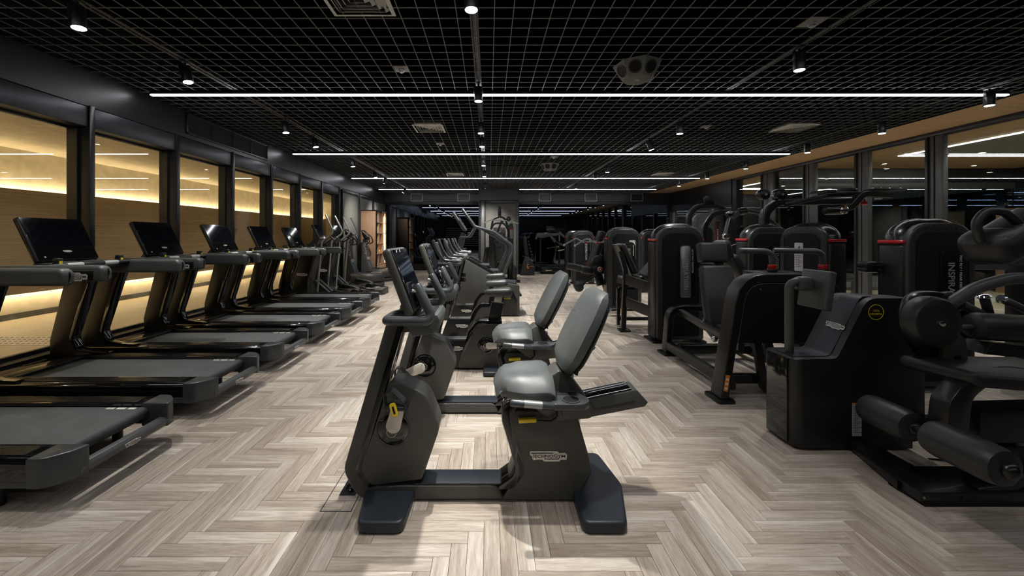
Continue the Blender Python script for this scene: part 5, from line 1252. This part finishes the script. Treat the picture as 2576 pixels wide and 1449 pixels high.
P('top_bracket', [prism([(4.32, 2.05), (4.30, 2.20, .04), (4.40, 2.24, .03), (4.52, 2.05)], 7.93, 7.99, 'y', .006), cyl((4.34, 7.92, 2.14), (4.34, 7.99, 2.14), .02, n=14)], 'black_satin', t)
P('inner_arch', [tube([(3.90, 7.2, .8), (3.90, 7.2, 1.60), (4.05, 7.2, 1.84), (4.3, 7.2, 1.86)], .04, .22, sq=(.07, .09))], 'black_paint', t)
P('lever', [tube([(4.08, 6.9, 1.25), (4.22, 6.95, 1.72), (4.38, 7.0, 1.82)], .05, .1, sq=(.11, .08))], 'black_paint', t)
P('press_arm', [tube([(4.28, 7.05, 1.80), (4.50, 7.0, 1.88), (4.72, 6.95, 1.84), (5.10, 6.9, 1.52), (5.2, 6.9, 1.35)], .036, .2, 14)], 'black_paint', t)
P('joint', [cyl((4.40, 7.0, 1.85), (4.52, 7.0, 1.87), .065, n=22, bev=.012), ell((4.28, 7.05, 1.82), (.10, .06, .05))], 'black_satin', t)
P('joint_clamp', [rbox((4.22, 7.0, 1.83), (.10, .10, .04), .01, 2)], 'chrome', t)
P('cable', [tube([(4.02, 6.6, 1.27), (4.35, 6.6, 1.38)], .006, 0, 6)], 'steel', t)
P('cable_grip', [cyl((4.28, 6.6, 1.36), (4.44, 6.6, 1.41), .018, n=12)], 'chrome', t)
P('pulley', [cyl((3.98, 6.65, 1.42), (3.98, 6.72, 1.42), .05, n=18, bev=.006)], 'chrome', t)
P('seat_support', [rbox((4.2, 7.3, .55), (.5, .3, .1), .04, 3), box(4.1, 4.3, 7.2, 7.4, .02, .5, .01), box(3.8, 5.0, 7.0, 7.15, 0, .07, .01)], 'black_paint', t)
# chairs of the row machine, just right of the leg press seat
t = thing('row_chair', 'slim black seat back leaning behind the leg press headrest', 'weight machine seat', (.12, -.24, 0))
P('backrest', [xf(rbox((0, 0, 0), (.10, .34, .56), .04, 3), (3.02, 5.25, .96), (0, -32, 0))], 'vinyl_black', t)
P('headrest', [xf(rbox((0, 0, 0), (.10, .28, .22), .04, 3), (2.80, 5.2, 1.27), (0, -16, 0))], 'vinyl_black', t)
P('frame', [tube([(3.12, 5.25, .90), (3.2, 5.25, .45), (3.2, 5.25, .03)], .03, .08, sq=(.07, .06)), box(3.0, 3.4, 5.1, 5.4, 0, .04, .008), tube([(2.86, 5.25, 1.18), (3.12, 5.25, .80)], .03, 0, sq=(.05, .05))], 'black_paint', t)
P('seat', [pad((3.30, 5.2, .50), (.34, .36, .09), (0, 4, 0), .035)], 'vinyl_black', t)
# ---------------- walnut bookcase ----------------
t = thing('bookcase', 'tall walnut bookcase with lit open shelves at the far left', 'bookcase', (0, 0, 0))
x0, x1, y0, y1, zt = -4.25, -3.73, 13.2, 14.45, 2.27
for yy in (y0, y1-.03): P('side_panel', box(x0, x1-.02, yy, yy+.03, .06, zt-.02, .002), 'wood_cabinet', t)
P('edge_frame', [box(x1-.03, x1+.005, y0-.008, y0+.025, 0, zt+.01), box(x0, x1+.005, y0-.008, y1+.008, zt-.02, zt+.012), box(x1-.03, x1+.005, y1-.025, y1+.008, 0, zt+.01), box(x0, x1+.005, y0-.008, y1+.008, 0, .06)], 'black_paint', t)
P('back_panel', box(x0, x0+.02, y0+.03, y1-.03, .06, zt-.02), 'wood_shelf', t)
P('drawer_front', box(x1-.06, x1-.005, y0+.03, y1-.03, .07, .42, .003), 'wood_shelf', t)
for z in (.43, .80, 1.14, 1.50, 1.86): P('shelf', box(x0+.02, x1-.01, y0+.03, y1-.03, z, z+.025, .001), 'wood_shelf', t)
for yy in (13.55, 13.98): P('divider', box(x0+.02, x1-.01, yy, yy+.025, .43, zt-.03, .001), 'wood_shelf', t)
P('light_strip', [box(x1-.05, x1-.035, y1-.05, y1-.035, .45, zt-.05)], 'shelf_led', t, label='warm lit strip inside the shelf front')
P('light_strip', [box(x0+.025, x0+.035, y0+.05, y1-.05, z-.012, z-.004) for z in (1.86,)], 'shelf_led', t); P('light_strip', box(x0+.025, x0+.035, y0+.05, y1-.05, 1.128, 1.136), 'shelf_led', t)
l = bpy.data.lights.new('shelf_lamp', 'AREA'); l.energy = 22; l.size = 1.5; l.size_y = .05; l.shape = 'RECTANGLE'; l.color = (1, .78, .5)
lo = bpy.data.objects.new('shelf_lamp', l); C.objects.link(lo); lo.parent = t; lo.location = (x1-.06, y1-.06, 1.35); lo.rotation_euler = (R(90), R(90), R(-35))
o = tag(P('glass_vase', lathe([(.03, 0), (.07, .05), (.075, .1), (.03, .17), (.025, .22), (.035, .23)], (-3.86, 13.78, .825), 18), 'amber', None), 'small glowing amber vase on a bookcase shelf', 'vase')
o = tag(P('white_box', box(-4.0, -3.76, 14.05, 14.30, .455, 1.10, .01), 'white_print', None), 'tall white slab standing in the right bay of the bookcase', 'ornament')
o = tag(P('round_ornament', [lathe([(.05, 0), (.06, .01), (.012, .03), (.012, .10)], (-3.85, 13.8, 1.886), 16), cyl((-3.86, 13.8, 2.03), (-3.84, 13.8, 2.03), .09, n=24, bev=.004)], 'silver', None), 'silver disc ornament on the upper bookcase shelf', 'ornament')
o = tag(P('picture_panel', [box(-3.9, -3.86, 13.26, 13.52, 1.527, 1.84, .004)], 'white_print', None), 'pale upright panel in the left bay of the bookcase', 'ornament')

# ---------------- cable pulldown before the stone column ----------------
t = thing('pulldown_machine', 'black lat pulldown machine with a chrome bar in front of the stone column', 'cable machine', (0, 0, 0))
Y = 12.6
P('tower_arch', [tube([(.06, Y+.6, .03), (.06, Y+.6, 1.60), (.14, Y+.6, 1.98), (.34, Y+.6, 2.06), (.52, Y+.6, 2.02), (.68, Y+.6, 1.60), (.68, Y+.6, .03)], .035, .16, 10)], 'black_paint', t)
P('lower_arch', [tube([(.05, Y+.2, .03), (.05, Y+.2, 1.60), (.16, Y+.2, 1.83), (.50, Y+.2, 1.83), (.62, Y+.2, 1.60), (.62, Y+.2, .03)], .03, .16, 10)], 'black_paint', t)
P('pulley_head', [box(.30, .40, Y+.35, Y+.5, 2.06, 2.40, .012), cyl((.35, Y+.30, 2.20), (.35, Y+.36, 2.20), .03, n=14)], 'black_satin', t)
P('carabiner', [ring((.36, Y+.32, 1.99), (1, 0, 0), .02, .028, .01, 14)], 'chrome', t)
P('cable', [cyl((.36, Y+.32, 2.01), (.36, Y+.32, 2.15), .005, n=6)], 'steel', t)
P('pull_bar', [tube([(-.18, Y+.32, 1.83), (.04, Y+.32, 1.93), (.66, Y+.32, 1.91), (.95, Y+.30, 1.82)], .016, .04, 10)], 'silver', t)
P('shroud', [prism([(.12, .2), (.12, 1.65, .06), (.56, 1.65, .06), (.56, .2)], Y+.62, Y+.74, 'y', .02)], 'frame_grey', t)
P('instruction_plate', [box(.14, .54, Y+.6, Y+.615, 1.52, 1.70, .004)], 'plate_grey', t)
P('plate_marks', [box(.20+.07*q, .215+.07*q, Y+.597, Y+.601, 1.57, 1.65) for q in (0, 2, 3, 4)], 'ink', t)
P('left_shroud', [prism([(.0, .03), (.0, 1.50, .04), (.20, 1.50, .04), (.22, .03)], Y-.1, Y+.15, 'y', .02)], 'black_paint', t)
P('guide_rods', [cyl((.36+.07*q, Y+.55, .2), (.36+.07*q, Y+.55, 1.5), .014, n=8) for q in range(2)], 'steel', t)
P('weight_stack', [box(.30, .50, Y+.5, Y+.6, .12+.055*q, .165+.055*q, .004) for q in range(9)], 'black_satin', t)
P('swing_post', [tube([(-.10, Y-.4, .55), (.38, Y-.4, 1.86), (.42, Y-.3, 1.86)], .03, .03, sq=(.06, .06))], 'black_paint', t)
P('post_bracket', [rbox((.20, Y-.45, 1.22), (.12, .08, .12), .02, 2, (0, 30, 0)), rbox((.32, Y-.45, 1.08), (.12, .1, .08), .01, 2, (0, 20, 0))], 'black_satin', t)
P('wheel', [cyl((.62, Y-.05, 1.96), (.62, Y+.05, 1.96), .075, n=26, bev=.006)], 'black_satin', t)
P('wheel_hub', [cyl((.62, Y-.06, 1.96), (.62, Y-.04, 1.96), .012, n=12)], 'chrome', t)
P('right_column', [prism([(.63, .03), (.63, 1.80, .05), (.75, 1.84, .06), (.78, 1.7), (.78, .03)], Y-.05, Y+.12, 'y', .012)], 'black_paint', t)
P('warning_strip', [box(.66, .755, Y-.056, Y-.05, 1.34, 1.65, .001)], 'placard_dark', t)
P('strip_heading', [box(.66, .755, Y-.058, Y-.054, 1.62, 1.65)], 'red', t)
P('chrome_knobs', [ell((.56, Y-.05, z), (.02, .02, .02), 10, 8) for z in (1.40,)], 'chrome', t); P('chrome_knobs', ell((.60, Y-.05, 1.28), (.02, .02, .02), 10, 8), 'chrome', t)
P('cross_tube', [tube([(.22, Y-.1, 1.36), (.66, Y-.1, 1.36)], .024, 0, 10)], 'armgrey', t)
P('short_grip', [tube([(.28, Y+.1, 1.52), (.38, Y+.1, 1.58)], .014, 0, 8)], 'silver', t)
P('seat', [pad((.40, Y-.2, .62), (.34, .3, .09), (0, 0, 0), .03)], 'vinyl_black', t)
P('base', [box(-.2, .95, Y-.5, Y-.4, 0, .08, .01), box(.72, .86, Y-.45, Y+.3, 0, .48, .03), box(.3, .5, Y-.3, Y+.6, 0, .08, .01)], 'black_paint', t)
P('left_pad', [prism([(-.22, .5), (-.12, 1.06, .05), (.02, 1.08, .03), (-.02, .5)], Y-.15, Y+.05, 'y', .02)], 'black_satin', t)
P('red_knob', ell((.47, Y-.3, .36), (.025, .025, .025), 10, 8), 'red', t)

# ---------------- dumbbell stand ----------------
t = thing('dumbbell_stand', 'black faceted dumbbell stand with orange emblem right of the stone column', 'dumbbell rack', (0, 0, 0))
Y = 14.25
def fac(pts, y_a, y_b): return prism(pts, y_a, y_b, 'y', .004)
P('base', [prism([(1.12, .01), (1.62, .01), (1.66, .30), (1.40, .66), (1.34, .66)], Y, Y+.6, 'y', .006)], 'black_paint', t)
b = bmesh.new(); V = [b.verts.new(p) for p in ((1.12, Y-.005, .01), (1.66, Y-.01, .30), (1.44, Y-.01, .66), (1.38, Y-.09, .30), (1.30, Y+.02, .70), (1.62, Y-.005, .01))]
for f in ((0, 3, 4), (0, 5, 3), (5, 1, 3), (1, 2, 3), (2, 4, 3)): b.faces.new([V[i] for i in f])
bmesh.ops.recalc_face_normals(b, faces=b.faces)
if sum(f.normal.y for f in b.faces) > 0: bmesh.ops.reverse_faces(b, faces=b.faces)
P('facet_front', b, 'frame_black', t, ang=5)
P('mast', [prism([(1.33, .66), (1.46, .66), (1.36, 1.40, .03), (1.27, 1.42, .03), (1.26, 1.2)], Y+.2, Y+.42, 'y', .01)], 'black_paint', t)
P('emblem', [ring((1.39, Y-.092, .30), (0, -1, 0), .022, .036, .003, 16), tube([(1.36, Y-.094, .32), (1.37, Y-.094, .40), (1.42, Y-.094, .41)], .010, .02, 6), tube([(1.42, Y-.094, .28), (1.38, Y-.094, .24)], .008, 0, 6)], 'orange', t)
word('emblem_lettering', 'TYVER', .035, .17, (1.44, Y-.09, .315), (1, .02, -.08), (.08, 0, 1), 'orange', t)
for q in range(7):
    z = 1.34-.125*q; x = 1.40+.035*q
    d = thing('dumbbell', 'small dark dumbbell on the faceted stand, %s' % ['topmost', 'second from the top', 'third from the top', 'middle of the column', 'third from the bottom', 'second from the bottom', 'lowest'][q], 'dumbbell', (x, Y+.30, z), 0, 'dumbbells on the faceted stand')
    r = .032+.004*q
    P('handle', cyl((0, -.09, 0), (0, .09, 0), .012, n=10), 'steel', d)
    for s in (-1, 1): P('head', cyl((0, s*.06, 0), (0, s*.12, 0), r, n=6, bev=.004), 'black_satin', d)
    P('cradle', [rbox((x-.03, Y+.30, z-.03), (.07, .2, .012), .003, 1, (0, 25, 0))], 'black_satin', t)

# ---------------- running machine with frame, far right ----------------
t = thing('curved_runner', 'low treadmill with a tall angular support frame before the right mirror', 'treadmill', (0, 0, 0))
Y = 15.3
P('deck', [box(1.95, 2.70, Y-.5, Y+.9, .06, .20, .02)], 'black_paint', t)
for q in range(6): P('deck_slat', box(1.98, 2.66, Y-.48+.1*q, Y-.40+.1*q, .20, .215, .004), 'armgrey', t)
P('deck_front', [box(1.93, 2.72, Y-.56, Y-.5, .05, .24, .02)], 'black_satin', t)
P('front_badge', [prism([(2.08, .14), (2.11, .162), (2.31, .162), (2.34, .14), (2.31, .118), (2.11, .118)], Y-.566, Y-.558, 'y')], 'grey_print', t)
P('badge_mark', box(2.22, 2.30, Y-.569, Y-.564, .132, .148), 'orange', t)
P('top_beam', [prism([(1.76, 1.30, .03), (1.85, 1.52, .03), (2.68, 1.52), (2.68, 1.44), (2.35, 1.40), (2.10, 1.34), (1.86, 1.36), (1.84, 1.28)], Y-.1, Y+.1, 'y', .02)], 'frame_grey', t)
P('slant_arm', [prism([(2.30, 1.42), (2.42, 1.42), (2.58, 1.20, .03), (2.50, 1.16, .03)], Y-.12, Y+.05, 'y', .02)], 'frame_grey', t)
P('back_strut', [tube([(2.70, Y, 1.55), (2.92, Y, 1.36)], .04, 0, sq=(.08, .08)), tube([(2.70, Y, 1.14), (2.95, Y, 1.0)], .04, 0, sq=(.08, .08))], 'frame_grey', t)
P('upright', [tube([(2.70, Y, .10), (2.70, Y, 1.56)], .03, 0, sq=(.07, .07)), tube([(2.00, Y+.1, .1), (2.0, Y+.1, 1.4)], .03, 0, sq=(.06, .06))], 'black_paint', t)
P('label', [box(2.68, 2.73, Y-.045, Y-.04, 1.22, 1.46)], 'placard_dark', t)
P('side_rod', [tube([(2.36, Y-.2, 1.46), (2.66, Y-.2, 1.10)], .014, 0, 8), tube([(2.56, Y-.3, 1.06), (2.44, Y-.3, .42), (2.66, Y-.3, .30)], .018, .06, 8)], 'armgrey', t)
P('side_grip', [tube([(2.62, Y-.25, .86), (2.95, Y-.25, .92)], .022, 0, 10)], 'silver', t)
P('grip_sleeve', [tube([(2.2, Y-.25, .95), (2.62, Y-.25, 1.0)], .025, 0, 10)], 'black_paint', t)
P('grip_mark', [cyl((2.60, Y-.25, 1.0), (2.64, Y-.25, 1.004), .026, n=12)], 'orange', t)
P('console', [rbox((2.40, Y+.1, 1.64), (.36, .1, .16), .03, 3), rbox((2.35, Y+.1, 1.75), (.26, .08, .08), .03, 2)], 'black_satin', t)
P('small_wheels', [cyl((2.82, Y-.3, .12), (2.82, Y-.22, .12), .09, n=18, bev=.01)], 'black_satin', t); P('small_wheels', cyl((2.98, Y-.3, .12), (2.98, Y-.22, .12), .09, n=18, bev=.01), 'black_satin', t)
for q, (x, c) in enumerate(((2.62, 'red'), (2.70, 'block_green'))):
    o = tag(P('resistance_tube', [cyl((x+.05, 12.20, .05), (x+.05, 12.20, .42), .018, n=10, bev=.004)], c, None), 'slim %s roll standing on the floor before the far weight tower' % ('red' if q == 0 else 'green'), 'exercise roll')

# ---------------- things in the glazed studio ----------------
o = tag(P('yoga_block', box(10.85, 11.18, 8.30, 8.52, 0, .16, .006), 'block_green', None), 'pale green foam block on the studio floor behind the right glazing', 'yoga block')
o = tag(P('exercise_mat', box(9.7, 11.6, 7.0, 7.75, 0, .008, .002), 'mat_white', None), 'white mat lying on the studio floor behind the right glazing', 'mat')
o = tag(P('exercise_mat', box(9.6, 12.4, 8.66, 9.2, 0, .008, .002), 'mat_white', None), 'long white mat on the studio floor just behind the green block', 'mat')
t = thing('cubby_shelf', 'small open wooden cubby in the studio at the right edge', 'shelf', (12.85, 9.9, 0))
P('carcass', [box(0, .03, -.2, .2, 0, 2.1), box(.8, .83, -.2, .2, 0, 2.1), box(0, .83, -.2, .2, 2.08, 2.11), box(0, .83, .18, .2, 0, 2.1)], 'wood_shelf', t)
for z in (.02, .55, 1.05, 1.6): P('shelf', box(.03, .8, -.19, .18, z, z+.025), 'wood_shelf', t)
# studio cycle silhouettes seen through the glazing
t = thing('water_bottle_bench', 'low dark bench beyond the glazing at the middle right', 'bench', (8.4, 9.4, 0))
P('seat', box(-.4, .4, -.18, .18, .38, .45, .02), 'vinyl_black', t)
for s in (-1, 1): P('leg', box(s*.32-.03, s*.32+.03, -.15, .15, 0, .39, .005), 'black_paint', t)

# ---------------- shoe shelf behind the camera, seen in the left mirror ----------------
t = thing('shoe_shelf', 'wide wooden shoe shelf on the wall behind the camera, seen in the left mirror', 'shelf', (-2.5, YB+.06, 0))
P('carcass', [box(-1.6, 1.6, 0, .32, .30, .33), box(-1.6, 1.6, 0, .32, 2.3, 2.33), box(-1.62, -1.58, 0, .32, .3, 2.33), box(1.58, 1.62, 0, .32, .3, 2.33)], 'wood_back', t)
for q in range(9): P('shelf', box(-1.58, 1.58, .0, .32, .42+.2*q, .44+.2*q), 'wood_back', t)
V = []
for q in range(9):
    for k in range(15):
        for d in (-.05, .05): V.append(rbox((-1.48+.21*k+d, .2, .485+.2*q), (.085, .26, .09), .02, 1))
o = P('shoes', V, 'white_print', t); o['kind'] = 'stuff'
